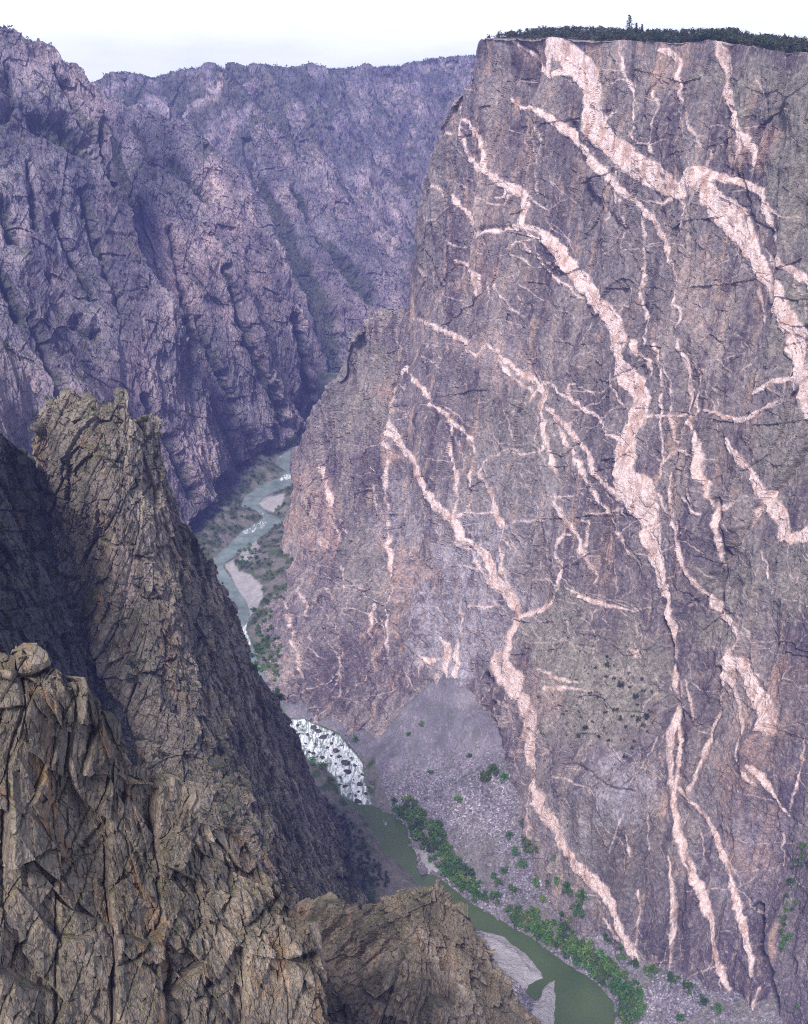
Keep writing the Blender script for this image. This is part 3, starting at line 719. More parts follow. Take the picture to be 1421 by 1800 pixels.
# ------------------------------------------------------------------ river outline
RIV_A = [(1082, 1830), (1080, 1765), (1050, 1727), (990, 1690), (945, 1655), (885, 1620), (825, 1585), (785, 1553), (770, 1540), (752, 1536), (738, 1528), (736, 1515), (728, 1490), (722, 1478), (712, 1447), (690, 1432), (657, 1417), (643, 1374), (640, 1340), (612, 1306), (597, 1289), (565, 1275), (534, 1263),
         (507, 1262), (480, 1215), (455, 1165), (436, 1115), (432, 1105), (440, 1080), (435, 1060), (415, 1030), (392, 996), (400, 986), (425, 970), (450, 950), (480, 926), (501, 915), (466, 900), (456, 885), (470, 870), (510, 855), (520, 838), (534, 808), (560, 775), (600, 755)]
RIV_B = [(590, 742), (532, 768), (520, 784), (488, 804), (482, 815), (504, 829), (490, 840), (455, 855), (430, 874), (424, 890), (450, 896), (464, 910), (425, 935), (400, 960), (372, 984), (360, 1010), (370, 1050), (395, 1110), (420, 1160), (460, 1230), (500, 1275), (523, 1306), (541, 1341), (565, 1350), (588, 1370), (598, 1400), (612, 1412),
         (632, 1424), (655, 1460), (676, 1497), (708, 1525), (760, 1575), (800, 1620), (850, 1637), (885, 1647), (930, 1681), (950, 1708), (955, 1720), (930, 1730), (925, 1745), (945, 1760), (958, 1735), (975, 1722), (976, 1760), (972, 1830)]
RPX = np.array(RIV_A + RIV_B, float)
RW = at_z(RPX[:, 0], RPX[:, 1], 0.0)[:, :2]

def poly_sdf(px, py, poly):
    """negative inside"""
    d = np.full(px.shape, 1e9); ins = np.zeros(px.shape, bool)
    n = len(poly)
    for i in range(n):
        a, b = poly[i], poly[(i + 1) % n]
        ab = b - a
        t = np.clip(((px - a[0])*ab[0] + (py - a[1])*ab[1])/(ab @ ab + 1e-9), 0, 1)
        d = np.minimum(d, np.hypot(px - a[0] - t*ab[0], py - a[1] - t*ab[1]))
        c = (a[1] > py) != (b[1] > py)
        with np.errstate(divide='ignore', invalid='ignore'):
            xi = a[0] + (py - a[1])*ab[0]/(ab[1] if abs(ab[1]) > 1e-9 else 1e-9)
        ins ^= c & (px < xi)
    return np.where(ins, -d, d)

# ------------------------------------------------------------------ 2. far canyon (height field from ridge lines)
RIDGES = [
    # (points (px,py,Y), slope)
    ([(380, 125, 2700), (450, 200, 2600), (490, 215, 2580), (545, 240, 2560), (575, 290, 2540), (600, 350, 2520), (615, 380, 2500), (650, 425, 2460), (690, 480, 2430), (720, 540, 2400)], 1.7),
    ([(560, 130, 3050), (640, 260, 2900), (700, 330, 2800), (760, 420, 2700)], 1.4),
    ([(700, 120, 3150), (720, 220, 2950), (780, 330, 2750)], 1.3),
    ([(-150, 160, 2500), (165, 150, 2700), (200, 131, 2720), (225, 130, 2730), (250, 136, 2740), (272, 141, 2760), (300, 131, 2780), (335, 123, 2800), (375, 118, 2830), (400, 124, 2860), (430, 122, 2900), (465, 115, 2950), (490, 122, 2980), (560, 124, 3050),
      (640, 121, 3120), (700, 118, 3150), (750, 106, 3160), (790, 101, 3150), (840, 100, 3120), (900, 98, 3000), (1200, 98, 2800)], 1.25),
]
az = np.concatenate([np.linspace(-0.62, -0.40, 60)[:-1], np.linspace(-0.40, 0.10, 820)[:-1], np.linspace(0.10, 0.5, 80)])   # x / Y
rr = np.concatenate([np.geomspace(1500, 3300, 800)[:-1], np.geomspace(3300, 6000, 40)])
RY, AZ = np.meshgrid(rr, az, indexing='ij')
X, Y = AZ*RY, RY
wx = fbm((X/160, Y/160, X*0), 1.0, 4)*14; wy = fbm((X/160, Y/160, X*0), 1.0, 4, off=9)*14
Xw, Yw = X + wx, Y + wy
Z = np.full(X.shape, -15.0)
veg = np.zeros(X.shape)
for pts, m in RIDGES:
    q = np.array([at_y(*p) for p in pts])
    best = np.full(X.shape, -1e9)
    for a, b in zip(q[:-1], q[1:]):
        ab = b[:2] - a[:2]
        t = np.clip(((Xw - a[0])*ab[0] + (Yw - a[1])*ab[1])/(ab @ ab), 0, 1)
        dist = np.hypot(Xw - a[0] - t*ab[0], Yw - a[1] - t*ab[1])
        zz = a[2] + t*(b[2] - a[2])
        best = np.maximum(best, zz - m*np.maximum(dist, 0)*(1 - 0.00035*np.minimum(dist, 900)))
    Z = np.maximum(Z, best)
sdr = np.full(X.shape, 1e3); near = Y < 2300
sdr[near] = poly_sdf(Xw[near]*0.5 + X[near]*0.5, Yw[near]*0.5 + Y[near]*0.5, RW)
Z = np.minimum(Z, np.where(sdr < 14, -12 + sdr*0.5, -5 + (sdr - 14)*(0.75 + np.minimum(sdr, 300)*0.012)))
# plateau falls away behind the far rim
rimq = np.array([at_y(*p) for p in RIDGES[-1][0]])
rimY = np.interp(X/np.maximum(Y, 1), rimq[:, 0]/rimq[:, 1], rimq[:, 1]); rimZ = np.interp(X/np.maximum(Y, 1), rimq[:, 0]/rimq[:, 1], rimq[:, 2])
beh = Y > rimY
Z = np.where(beh, np.maximum(rimZ - 0.05*(Y - rimY), 0), Z)
PF = np.stack([X, Y, Z], -1)
FAR_L = [('rid', 130, 380, 18, 0.0), ('saw', (0.8, -0.3, 0.3), 60, 7, 2.0), ('rid', 55, 190, 9, 5.0), ('saw', (0.6, 0.5, 0.4), 28, 3, 4.0), ('rid', 20, 80, 4, 2.0), ('blk', (0.3, -0.3, 10, 12, 30), 0, 1.5, 3.0), ('fbm', 8, 14, 2.0, 8.0)]
PFd, dF, _ = displace(PF, FAR_L, rot=-0.3)
damp = np.where(beh, 0.15, 1.0)*smooth(-15, 40, Z)
PFd = PF + (PFd - PF)*damp[..., None]
NF = grid_normals(PFd); NF *= np.sign(NF[..., 2:3] + 1e-9)
vn = fbm((X/70, Y/70, Z/70), 1.0, 5)
facing = NF[..., 0]*0.75 + NF[..., 1]*0.5       # faces away to the right: the shady forested sides
vegF = smooth(0.0, 0.7, facing + 0.55*vn + 0.4*(NF[..., 2] - 0.55)) * 0.9
vegF = np.maximum(vegF, smooth(0.5, 0.75, NF[..., 2] + 0.25*vn))
pxf, pyf = project(PFd)
wood = (1 - smooth(560, 700, pxf + 60*vn))*(1 - smooth(230, 340, pyf + 50*vn))
vegF = np.maximum(vegF, smooth(-0.25, 0.35, vn + 0.2)*wood)
vegF = np.where(beh, 1.0, vegF)
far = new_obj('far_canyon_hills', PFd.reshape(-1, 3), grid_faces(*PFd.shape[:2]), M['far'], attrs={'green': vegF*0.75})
tag(far, 'hazy blue canyon side of ribbed rock fins and wooded gullies, upper left', 'hills', kind='structure')


# ------------------------------------------------------------------ 2b. rock fins in front of it, each with its own crest and back
def far_fin(name, label, crest, foot, ctrl, nc, nr, amp=1.0, rot=-0.35, gullies=(), vegbias=0.0, cut=26, wrap=260):
    d = depth_fn([(x, y, Y) for x, y, Y in crest] + list(ctrl))
    cp = [(x, y) for x, y, _ in crest]
    cols = np.linspace(cp[0][0], cp[-1][0], nc)
    jag = fbm((cols/9, cols*0, cols*0 + crest[0][2]), 1.0, 4)*3.0
    P = sheet_base(cols, lambda x: interp(cp, x) + jag, lambda x: interp(foot, x), d, nr, wrap_top=36, wrap_len=wrap)
    L = [(k, a, b, c*amp, o + crest[0][2]*0.37) for k, a, b, c, o in FIN_L]
    Pd, _, _ = displace(P, L, rot=rot*0.5, push=(0.0, -0.95, 0.2, 0.4))
    px, py = project(P)
    if gullies:
        gf = dike_field(px, py, [[(a, b, w) for a, b, w in G] for G in gullies], 5.0)
        Pd = Pd - grid_normals(P)*(cut*smooth(-9, 9, gf))[..., None]
    N = grid_normals(Pd); up = np.abs(N[..., 2])
    vn = fbm((Pd[..., 0]/45, Pd[..., 1]/45, Pd[..., 2]/45), 1.0, 5)
    g = smooth(0.55, 0.95, up + 0.35*vn + vegbias)
    if gullies:
        g = np.maximum(g, smooth(-5, 4, gf + 6*vn))
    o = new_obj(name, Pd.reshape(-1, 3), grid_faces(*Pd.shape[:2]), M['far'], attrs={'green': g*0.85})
    tag(o, label, 'hillside', kind='structure')
    FAR_TREES.append((Pd, g))
    return o
FAR_TREES = [(PFd, np.where(PFd[..., 1] > 1600, vegF, 0))]
FIN_L = [('rid', 90, 300, 13, 0.0), ('saw', (0.8, -0.3, 0.3), 46, 7, 2.0), ('blk', (0.4, -0.35, 34, 36, 130), 0, 4.0, 1.0), ('rid', 36, 150, 6.0, 5.0), ('saw', (0.85, 0.1, 0.35), 17, 2.4, 4.0), ('blk', (-0.1, -0.4, 13, 15, 60), 0, 2.2, 6.0), ('rid', 14, 66, 2.6, 2.0), ('saw', (0.85, 0.3, 0.3), 8, 1.3, 3.0), ('blk', (0.6, -0.4, 6, 8, 20), 0, 0.9, 3.0), ('fbm', 6, 10, 1.2, 8.0)]
far_fin('rock_fin_slope', 'tall pale rock fin with a rounded right crest above the far river bend, middle of the canyon side',
    [(425, 240, 2560), (450, 206, 2580), (470, 196, 2600), (490, 206, 2590), (520, 222, 2575), (545, 241, 2560), (562, 266, 2550), (576, 291, 2540), (592, 322, 2525), (606, 348, 2510), (616, 376, 2500), (640, 392, 2480), (661, 421, 2460), (682, 447, 2440), (702, 482, 2420), (716, 520, 2410), (745, 600, 2400)],
    [(425, 420), (500, 560), (560, 740), (640, 800), (745, 720)],
    [(500, 350, 2430), (560, 430, 2370), (600, 500, 2310), (640, 560, 2270), (520, 300, 2500), (600, 660, 2190), (550, 600, 2180), (450, 400, 2400), (520, 500, 2260), (690, 600, 2300), (740, 700, 2250)], 460, 560,
    gullies=[[(430, 230, 10), (445, 300, 24), (490, 380, 34), (520, 440, 40), (555, 500, 44), (575, 560, 44), (590, 620, 36), (600, 680, 26)], [(520, 330, 10), (560, 400, 14), (610, 470, 20), (650, 520, 20)]])
far_fin('upper_fin_slope', 'long canyon fin with forest behind its crest, running down to the far river bend',
    [(140, 162, 2070), (165, 158, 2060), (190, 175, 2040), (235, 188, 2010), (275, 197, 1990), (340, 225, 1965), (385, 262, 1950), (412, 290, 1940), (431, 321, 1930), (449, 370, 1918), (456, 402, 1910), (480, 425, 1905), (505, 452, 1900), (512, 490, 1900), (521, 531, 1905), (536, 562, 1912), (546, 602, 1920), (551, 642, 1935), (557, 690, 1950), (566, 760, 1990)],
    [(140, 500), (225, 640), (345, 800), (420, 880), (482, 830), (490, 810), (530, 772), (566, 770)],
    [(240, 450, 1800), (340, 330, 1880), (350, 450, 1840), (420, 420, 1880), (400, 600, 1800), (300, 600, 1720), (450, 750, 1810), (380, 780, 1730), (530, 768, 1945), (482, 830, 1760), (488, 804, 1835), (430, 870, 1680), (480, 600, 1850), (500, 700, 1870), (180, 300, 1920), (160, 450, 1800)], 520, 620,
    gullies=[[(238, 220, 8), (252, 262, 16), (266, 300, 14)], [(360, 500, 5), (352, 545, 9), (345, 590, 8)], [(418, 450, 5), (408, 500, 9), (412, 545, 7)], [(300, 340, 6), (350, 400, 10), (400, 470, 8), (430, 540, 6)], [(190, 240, 20), (205, 300, 30), (225, 350, 40), (240, 400, 36), (260, 460, 30), (290, 510, 24), (320, 560, 24), (350, 590, 30)], [(300, 280, 16), (340, 320, 16), (370, 350, 10)], [(520, 560, 10), (535, 620, 14), (545, 690, 14)], [(440, 820, 40), (490, 790, 24)]])
far_fin('middle_fin_slope', 'broad ribbed rock buttress with a rounded top below the long canyon fin',
    [(222, 430, 1730), (228, 395, 1742), (240, 362, 1760), (255, 342, 1775), (275, 329, 1790), (300, 344, 1792), (330, 364, 1790), (365, 398, 1786), (400, 424, 1788), (416, 442, 1790), (430, 485, 1788), (442, 522, 1785), (456, 562, 1782), (481, 622, 1790), (501, 682, 1812), (526, 736, 1862), (540, 760, 1900)],
    [(222, 640), (300, 740), (380, 850), (430, 880), (482, 825), (540, 775)],
    [(300, 500, 1730), (400, 560, 1755), (350, 650, 1695), (450, 700, 1780), (260, 550, 1690), (430, 800, 1720), (340, 420, 1770)], 380, 500, rot=-0.4,
    gullies=[[(400, 470, 6), (418, 530, 12), (435, 595, 14), (468, 665, 14), (504, 750, 14)], [(350, 560, 5), (380, 650, 10), (415, 715, 12), (450, 785, 10)], [(300, 400, 4), (310, 470, 7), (330, 540, 6)], [(330, 560, 12), (345, 600, 26), (330, 640, 20)], [(440, 820, 50), (480, 790, 30)]])
far_fin('lower_fin_slope', 'small pointed rock fin low on the canyon side above the river trees',
    [(322, 720, 1640), (328, 680, 1648), (338, 640, 1655), (351, 612, 1662), (362, 628, 1665), (372, 655, 1668), (388, 690, 1674), (412, 745, 1690), (440, 800, 1712), (475, 832, 1750)],
    [(322, 860), (400, 900), (440, 870), (475, 838)],
    [(350, 750, 1630), (400, 850, 1660), (330, 850, 1580)], 220, 320, rot=-0.45, gullies=[[(400, 850, 60), (450, 830, 40)]])
far_fin('peak_slope', 'high left canyon peak, a broad purple rock face falling to the left river bank',
    [(-140, 60, 1640), (-60, 40, 1620), (0, 42, 1602), (12, 44, 1600), (24, 47, 1600), (36, 58, 1600), (46, 67, 1600), (62, 68, 1600), (76, 76, 1600), (92, 80, 1600), (102, 88, 1600), (108, 108, 1602), (118, 110, 1604), (130, 113, 1608), (142, 138, 1618), (152, 148, 1624), (166, 153, 1632), (178, 180, 1628), (188, 205, 1620), (196, 236, 1602), (202, 285, 1590), (212, 322, 1580),
     (222, 355, 1570), (230, 374, 1562), (239, 412, 1550), (248, 452, 1536), (265, 481, 1526), (290, 512, 1516), (305, 541, 1510), (320, 582, 1520), (336, 622, 1540), (347, 662, 1562), (374, 722, 1600), (401, 782, 1640), (425, 840, 1672), (436, 866, 1690)],
    [(-140, 900), (200, 1050), (360, 1050), (376, 990), (425, 925), (436, 880)],
    [(200, 500, 1490), (100, 500, 1450), (0, 400, 1430), (100, 300, 1520), (300, 900, 1410), (370, 985, 1425), (150, 800, 1370), (0, 700, 1300), (425, 920, 1540), (280, 700, 1470), (350, 850, 1490), (-140, 500, 1400), (150, 220, 1580), (50, 200, 1540), (-140, 850, 1280), (200, 1000, 1350), (230, 620, 1450)], 620, 800, rot=-0.3,
    gullies=[[(60, 210, 24), (110, 230, 50), (150, 260, 30), (170, 280, 12)], [(95, 120, 5), (125, 165, 8), (150, 215, 9), (185, 255, 6)], [(50, 280, 4), (58, 330, 8), (64, 400, 5)], [(150, 330, 5), (165, 400, 8), (190, 470, 8), (215, 540, 6)], [(100, 380, 4), (130, 450, 8), (160, 520, 6)], [(0, 120, 16), (20, 180, 20), (0, 200, 20)], [(180, 220, 10), (195, 280, 14), (210, 330, 12)], [(80, 490, 12), (120, 560, 20), (170, 590, 16)], [(0, 350, 20), (30, 430, 26), (60, 500, 22)], [(370, 930, 70), (420, 890, 50), (400, 850, 40)], [(260, 700, 10), (300, 780, 16), (340, 860, 24)]])
far_fin('shadow_slope', 'darker rock shoulder at the left edge below the high canyon peak',
    [(-140, 380, 1240), (-60, 405, 1240), (0, 440, 1245), (30, 446, 1248), (48, 462, 1250), (70, 498, 1255), (86, 520, 1258), (104, 552, 1262), (122, 582, 1265), (150, 642, 1270), (180, 702, 1275), (215, 790, 1280), (260, 900, 1290)],
    [(-140, 900), (260, 1080)],
    [(0, 600, 1190), (100, 700, 1190), (0, 850, 1120), (150, 900, 1180), (-140, 700, 1120)], 360, 460, rot=-0.35, vegbias=0.08,
    gullies=[[(0, 470, 10), (20, 520, 16), (40, 560, 18)], [(60, 560, 8), (85, 620, 16), (110, 690, 20), (130, 760, 24)]])
far_fin('near_shadow_slope', 'dark blue shaded rock wall at the left edge behind the brown pillar',
    [(-140, 540, 860), (-60, 575, 862), (0, 592, 866), (18, 600, 868), (32, 618, 872), (48, 655, 878), (60, 700, 884), (70, 745, 890), (90, 800, 900), (130, 900, 920)],
    [(-140, 1000), (130, 1100)],
    [(0, 750, 820), (60, 850, 840), (-100, 850, 760), (60, 1000, 800)], 300, 360, amp=0.6, rot=-0.2, vegbias=0.12, wrap=180)

# ------------------------------------------------------------------ 3. pillar ridge on the left
PIL_T = [(52, 860), (60, 835), (66, 785), (78, 748), (84, 706), (96, 700), (110, 708), (122, 697), (135, 703), (150, 700), (165, 712), (180, 708), (192, 714), (206, 708), (211, 690), (217, 692), (221, 726), (232, 736), (260, 728), (276, 746), (284, 770), (292, 802),
         (300, 835), (307, 852), (311, 880), (323, 915), (345, 940), (372, 988), (405, 1060), (432, 1112), (450, 1170), (490, 1242), (520, 1292), (545, 1345), (560, 1388), (590, 1430), (606, 1480), (626, 1550), (650, 1600), (700, 1640), (760, 1700), (900, 1800)]
PIL_B = [(60, 1300), (150, 1330), (300, 1500), (420, 1620), (600, 1780), (900, 1950)]
ctrl = [(70, 840, 440), (95, 705, 445), (150, 700, 440), (215, 692, 440), (265, 748, 450), (300, 850, 465), (345, 940, 490), (372, 988, 510), (432, 1112, 570), (490, 1242, 650), (560, 1388, 755), (606, 1480, 740), (650, 1600, 640),
        (180, 800, 418), (240, 900, 415), (150, 950, 425), (220, 1050, 408), (320, 1050, 430), (300, 1200, 405), (400, 1250, 460), (200, 1200, 400), (330, 1350, 385), (430, 1400, 400), (500, 1400, 500), (540, 1500, 480), (450, 1500, 370), (600, 1600, 470), (500, 1620, 350),
        (700, 1700, 470), (100, 1200, 420), (60, 1250, 430), (600, 1780, 330), (760, 1700, 560), (900, 1850, 500), (300, 1480, 360)]
dP = depth_fn(ctrl)
colsP = np.linspace(54, 780, 900)
PP = sheet_base(colsP, lambda x: interp(PIL_T, x), lambda x: interp(PIL_B, x), dP, 900, wrap_top=40, wrap_left=40, wrap_right=10, wrap_len=160)
PIL_L = [('fbm', 60, 120, 4, 4.0), ('rid', 30, 110, 2.4, 1.0), ('brk', (0.5, -0.42, 13, 14, 48), 0, 2.8, 1.0), ('saw', (0.9, -0.1, 0.45), 9, 2.6, 2.0), ('brk', (-0.1, -0.48, 5.5, 7, 24), 0, 1.9, 2.0), ('saw', (0.85, 0.3, 0.4), 4, 1.1, 4.0), ('brk', (0.7, -0.4, 2.4, 3, 9), 0, 0.85, 3.0),
         ('saw', (0.93, 0.1, 0.3), 1.8, 0.4, 11.0), ('brk', (0.1, -0.5, 1.1, 1.5, 3.2), 0, 0.35, 9.0), ('fbm', 1.6, 2.4, 0.22, 2.0)]
PPd, dPp, crP = displace(PP, PIL_L, rot=-0.2, push=(-0.05, -0.9, 0.2, 0.45))
NP_ = grid_normals(PPd); up = np.abs(NP_[..., 2])
vn = fbm((PPd[..., 0]/25, PPd[..., 1]/25, PPd[..., 2]/25), 1.0, 5)
vegP = smooth(0.55, 0.85, up + 0.3*vn)*0.85
pil = new_obj('pillar_ridge_cliff', PPd.reshape(-1, 3), grid_faces(*PPd.shape[:2]), M['pillar'], attrs={'green': vegP})
tag(pil, 'tall brown rock pillar with jagged flat top and long ridge dropping to the river', 'cliff', kind='structure')

# ------------------------------------------------------------------ 4. dark gully slope at the left edge
GT = [(-560, 540), (-160, 640), (-40, 725), (0, 760), (40, 792), (70, 832), (100, 905), (130, 965), (170, 1050), (220, 1120), (300, 1230), (360, 1330)]
GB = [(-560, 1200), (-160, 1350), (360, 1560)]
ctrl = [(-560, 540, 300), (-560, 900, 240), (-560, 1200, 200), (-160, 640, 330), (0, 760, 400), (70, 832, 450), (130, 965, 470), (220, 1120, 450), (300, 1230, 430), (0, 950, 360), (80, 1050, 390), (160, 1200, 395), (0, 1150, 300), (100, 1250, 340), (250, 1350, 380), (-160, 1300, 250), (360, 1500, 380), (150, 1450, 330)]
dG = depth_fn(ctrl)
colsG = np.concatenate([np.linspace(-560, -60, 160)[:-1], np.linspace(-60, 350, 340)])
PG = sheet_base(colsG, lambda x: interp(GT, x), lambda x: interp(GB, x), dG, 560, wrap_top=30, wrap_len=120)
PGd, _, _ = displace(PG, PIL_L, rot=0.1, push=(0.1, -0.9, 0.2, 0.45))
NG = grid_normals(PGd); vn = fbm((PGd[..., 0]/20, PGd[..., 1]/20, PGd[..., 2]/20), 1.0, 5)
vegG = smooth(0.35, 0.75, np.abs(NG[..., 2]) + 0.4*vn)*0.9
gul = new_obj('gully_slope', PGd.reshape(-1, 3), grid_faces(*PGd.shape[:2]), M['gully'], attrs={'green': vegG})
tag(gul, 'dark shaded gully side with scrub left of the brown pillar', 'slope', kind='structure')

# ------------------------------------------------------------------ 5. foreground crag
FT = [(-460, 1040), (-300, 1075), (-120, 1110), (-20, 1128), (0, 1138), (18, 1150), (40, 1158), (58, 1152), (75, 1162), (98, 1176), (112, 1205), (122, 1208), (132, 1202), (150, 1204), (163, 1222), (172, 1246), (190, 1256), (213, 1290), (219, 1335), (228, 1352), (262, 1362), (300, 1374), (322, 1408), (328, 1430),
      (350, 1458), (375, 1462), (392, 1452), (410, 1458), (440, 1482), (452, 1505), (470, 1532), (495, 1560), (522, 1600), (545, 1650), (556, 1700), (566, 1760), (590, 1830), (640, 1900), (700, 1960)]
ctrl = [(-460, 1040, 104), (-460, 1500, 88), (-460, 1880, 76), (-300, 1300, 96), (-120, 1110, 103), (0, 1140, 104), (60, 1155, 105), (110, 1205, 105), (150, 1205, 110), (213, 1290, 114), (225, 1350, 114), (300, 1375, 121), (330, 1430, 123), (400, 1455, 130), (470, 1532, 132), (522, 1600, 130), (556, 1700, 124), (600, 1850, 118), (700, 1950, 118),
        (60, 1250, 99), (0, 1300, 98), (100, 1330, 104), (150, 1400, 108), (0, 1450, 93), (100, 1500, 100), (250, 1450, 114), (300, 1550, 112), (200, 1600, 102), (400, 1550, 122), (400, 1700, 112), (300, 1700, 104), (100, 1700, 93), (0, 1650, 88), (0, 1880, 84), (200, 1880, 92), (400, 1880, 104), (480, 1700, 118), (520, 1880, 112), (-120, 1500, 90), (-120, 1880, 82)]
dC = depth_fn(ctrl)
colsC = np.concatenate([np.linspace(-460, -40, 170)[:-1], np.linspace(-40, 640, 820)])
PC = sheet_base(colsC, lambda x: interp(FT, x), lambda x: 1930 + 0*x, dC, 900, wrap_top=90, wrap_len=270)
CRAG_L = [('rid', 18, 60, 1.2, 3.0), ('brk', (0.5, -0.30, 8, 9, 22), 0, 2.6, 1.0), ('saw', (0.9, -0.2, 0.35), 4.5, 1.6, 2.0), ('brk', (-0.1, -0.36, 3.0, 4, 13), 0, 1.3, 4.0), ('saw', (0.85, 0.35, 0.3), 1.9, 0.6, 6.0), ('blk', (0.7, -0.25, 1.1, 1.6, 4.5), 0, 0.45, 6.0),
          ('saw', (0.93, 0.1, 0.3), 0.8, 0.22, 11.0), ('blk', (0.1, -0.4, 0.45, 0.7, 1.4), 0, 0.13, 9.0), ('fbm', 0.7, 1.0, 0.10, 2.0)]
PCd, _, _ = displace(PC, CRAG_L, rot=-0.1, push=(-0.1, -0.9, 0.2, 0.5))
NC = grid_normals(PCd); vn = fbm((PCd[..., 0]/6, PCd[..., 1]/6, PCd[..., 2]/6), 1.0, 5)
vegC = smooth(0.75, 0.95, np.abs(NC[..., 2]) + 0.35*vn)*0.5
crag = new_obj('foreground_crag_cliff', PCd.reshape(-1, 3), grid_faces(*PCd.shape[:2]), M['crag'], attrs={'green': vegC})
tag(crag, 'fractured grey brown crag with yellow lichen filling the lower left foreground', 'cliff', kind='structure')

# ------------------------------------------------------------------ 6. lower brown crag over the river
BT = [(500, 1640), (540, 1600), (580, 1585), (610, 1600), (634, 1602), (650, 1592), (675, 1578), (705, 1562), (735, 1572), (760, 1556), (772, 1558), (785, 1572), (800, 1592), (830, 1624), (852, 1662), (872, 1690), (892, 1712), (915, 1742), (928, 1772), (946, 1790), (960, 1830), (1000, 1900)]
ctrl = [(500, 1640, 345), (540, 1600, 345), (580, 1585, 335), (560, 1720, 300), (500, 1800, 275), (610, 1600, 318), (650, 1592, 308), (705, 1562, 302), (772, 1558, 296), (830, 1624, 300), (892, 1712, 300), (946, 1790, 296), (1000, 1900, 292), (650, 1700, 282), (750, 1680, 276), (820, 1750, 276), (700, 1800, 268), (850, 1850, 276), (560, 1900, 262), (900, 1950, 280)]
dB = depth_fn(ctrl)
colsB = np.linspace(500, 1000, 560)
PB = sheet_base(colsB, lambda x: interp(BT, x), lambda x: 1980 + 0*x, dB, 420, wrap_top=40, wrap_len=90)
BR_L = [('rid', 24, 70, 2.4, 7.0), ('brk', (0.2, -0.35, 11, 11, 40), 0, 5.0, 1.0), ('saw', (0.85, 0.2, 0.45), 8, 3.0, 2.0), ('brk', (0.5, -0.35, 4.5, 6, 18), 0, 2.4, 4.0), ('saw', (0.8, -0.2, 0.5), 3, 1.0, 6.0), ('brk', (-0.1, -0.35, 1.8, 2.2, 6), 0, 0.9, 6.0), ('brk', (0.3, -0.2, 0.8, 1, 2), 0, 0.3, 8.0), ('fbm', 1.2, 1.8, 0.18, 2.0)]
PBd, _, _ = displace(PB, BR_L, rot=0.1, push=(-0.1, -0.9, 0.2, 0.45))
NB_ = grid_normals(PBd); vn = fbm((PBd[..., 0]/12, PBd[..., 1]/12, PBd[..., 2]/12), 1.0, 5)
brn = new_obj('brown_crag_cliff', PBd.reshape(-1, 3), grid_faces(*PBd.shape[:2]), M['brown'], attrs={'green': smooth(0.72, 0.95, np.abs(NB_[..., 2]) + 0.4*vn)*0.6})
tag(brn, 'jagged brown crag at the bottom edge beside the green river', 'cliff', kind='structure')

# ------------------------------------------------------------------ 7. valley floor: banks, talus, sand bars; 8. river
TAL = [(620, 1290, 2), (700, 1232, 45), (760, 1207, 78), (820, 1188, 101), (850, 1197, 97), (858, 1280, 72), (872, 1360, 50), (930, 1400, 46), (938, 1480, 30), (1000, 1560, 25), (1060, 1640, 24), (1110, 1692, 18), (1200, 1725, 22), (1300, 1800, 26), (1421, 1850, 30),
       (640, 1340, 2), (645, 1400, 2), (700, 1445, 2), (740, 1510, 2), (800, 1565, 2), (885, 1622, 2), (960, 1668, 2), (1050, 1730, 2), (1085, 1800, 2), (760, 1330, 34), (820, 1380, 38), (840, 1470, 20), (920, 1560, 13), (1000, 1640, 10), (700, 1330, 26), (1150, 1780, 8)]
tq = np.array([at_z(*t) for t in TAL])
tfit = tps_fit(tq[:, :2]/100.0, tq[:, 2], 1e-3)

vy = np.concatenate([np.geomspace(560, 1080, 620)[:-1], np.geomspace(1080, 2150, 380)])
va = np.linspace(-0.30, 0.56, 900)
VY, VA = np.meshgrid(vy, va, indexing='ij')
VX = VA*VY
sd = poly_sdf(VX + fbm((VX/9, VY/9, VX*0), 1.0, 4)*1.2, VY + fbm((VX/9, VY/9, VX*0), 1.0, 4, off=5)*1.2, RW)
upst = smooth(1060, 1250, VY)
bank = np.where(sd < 0, np.maximum(sd*0.5, -4), np.minimum(sd*0.42, 3 + sd*(0.10 + 0.22*upst)))
tal = tps_eval(tfit, VX/100, VY/100)
hull = [(600, 1300), (650, 1250), (760, 1190), (860, 1170), (960, 1380), (1000, 1500), (1110, 1660), (1250, 1720), (1421, 1800), (1500, 1900), (1085, 1900), (1085, 1800), (885, 1622), (740, 1510), (640, 1400)]
hq = np.array([at_z(x, y, interp([(1100, 100), (1300, 40), (1500, 10), (1900, 5)], y)) for x, y in hull])[:, :2]
inh = 1 - smooth(-2, 6, poly_sdf(VX, VY, hq))
side = smooth(0, 1, (sd - 0)/12)
vz = bank + np.maximum(0, tal - bank)*inh*side
lump = fbm((VX/14, VY/14, VX*0), 1.0, 5)*1.0 + 0.5*cells((VX/5, VY/5, VX*0), 1.0)[0]
vz = vz + np.where(sd > 0, np.minimum(1, sd/5)*lump*1.1, 0)
PV = np.stack([VX, VY, vz], -1)
vpx, vpy = project(PV)
def inpoly(lst): return 1 - smooth(-1.0, 3.0, poly_sdf(vpx + fbm((vpx/10, vpy/10, vpx*0), 1, 3)*3, vpy, np.array(lst, float)))
SANDS = [[(396, 992), (410, 985), (420, 1005), (440, 1010), (460, 1030), (462, 1050), (440, 1085), (415, 1030)], [(455, 878), (500, 868), (495, 885), (480, 900), (455, 890)], [(425, 970), (450, 950), (455, 965), (440, 985), (420, 985)],
         [(845, 1630), (900, 1640), (960, 1700), (965, 1730), (930, 1740), (880, 1700)], [(940, 1770), (960, 1730), (985, 1720), (985, 1830), (930, 1830)], [(722, 1485), (738, 1490), (770, 1530), (765, 1548), (735, 1540)]]
sand = np.zeros(VX.shape)
for s_ in SANDS: sand = np.maximum(sand, inpoly(s_))
coarse = smooth(1290, 1400, vpy + (vpx - 700)*0.15)
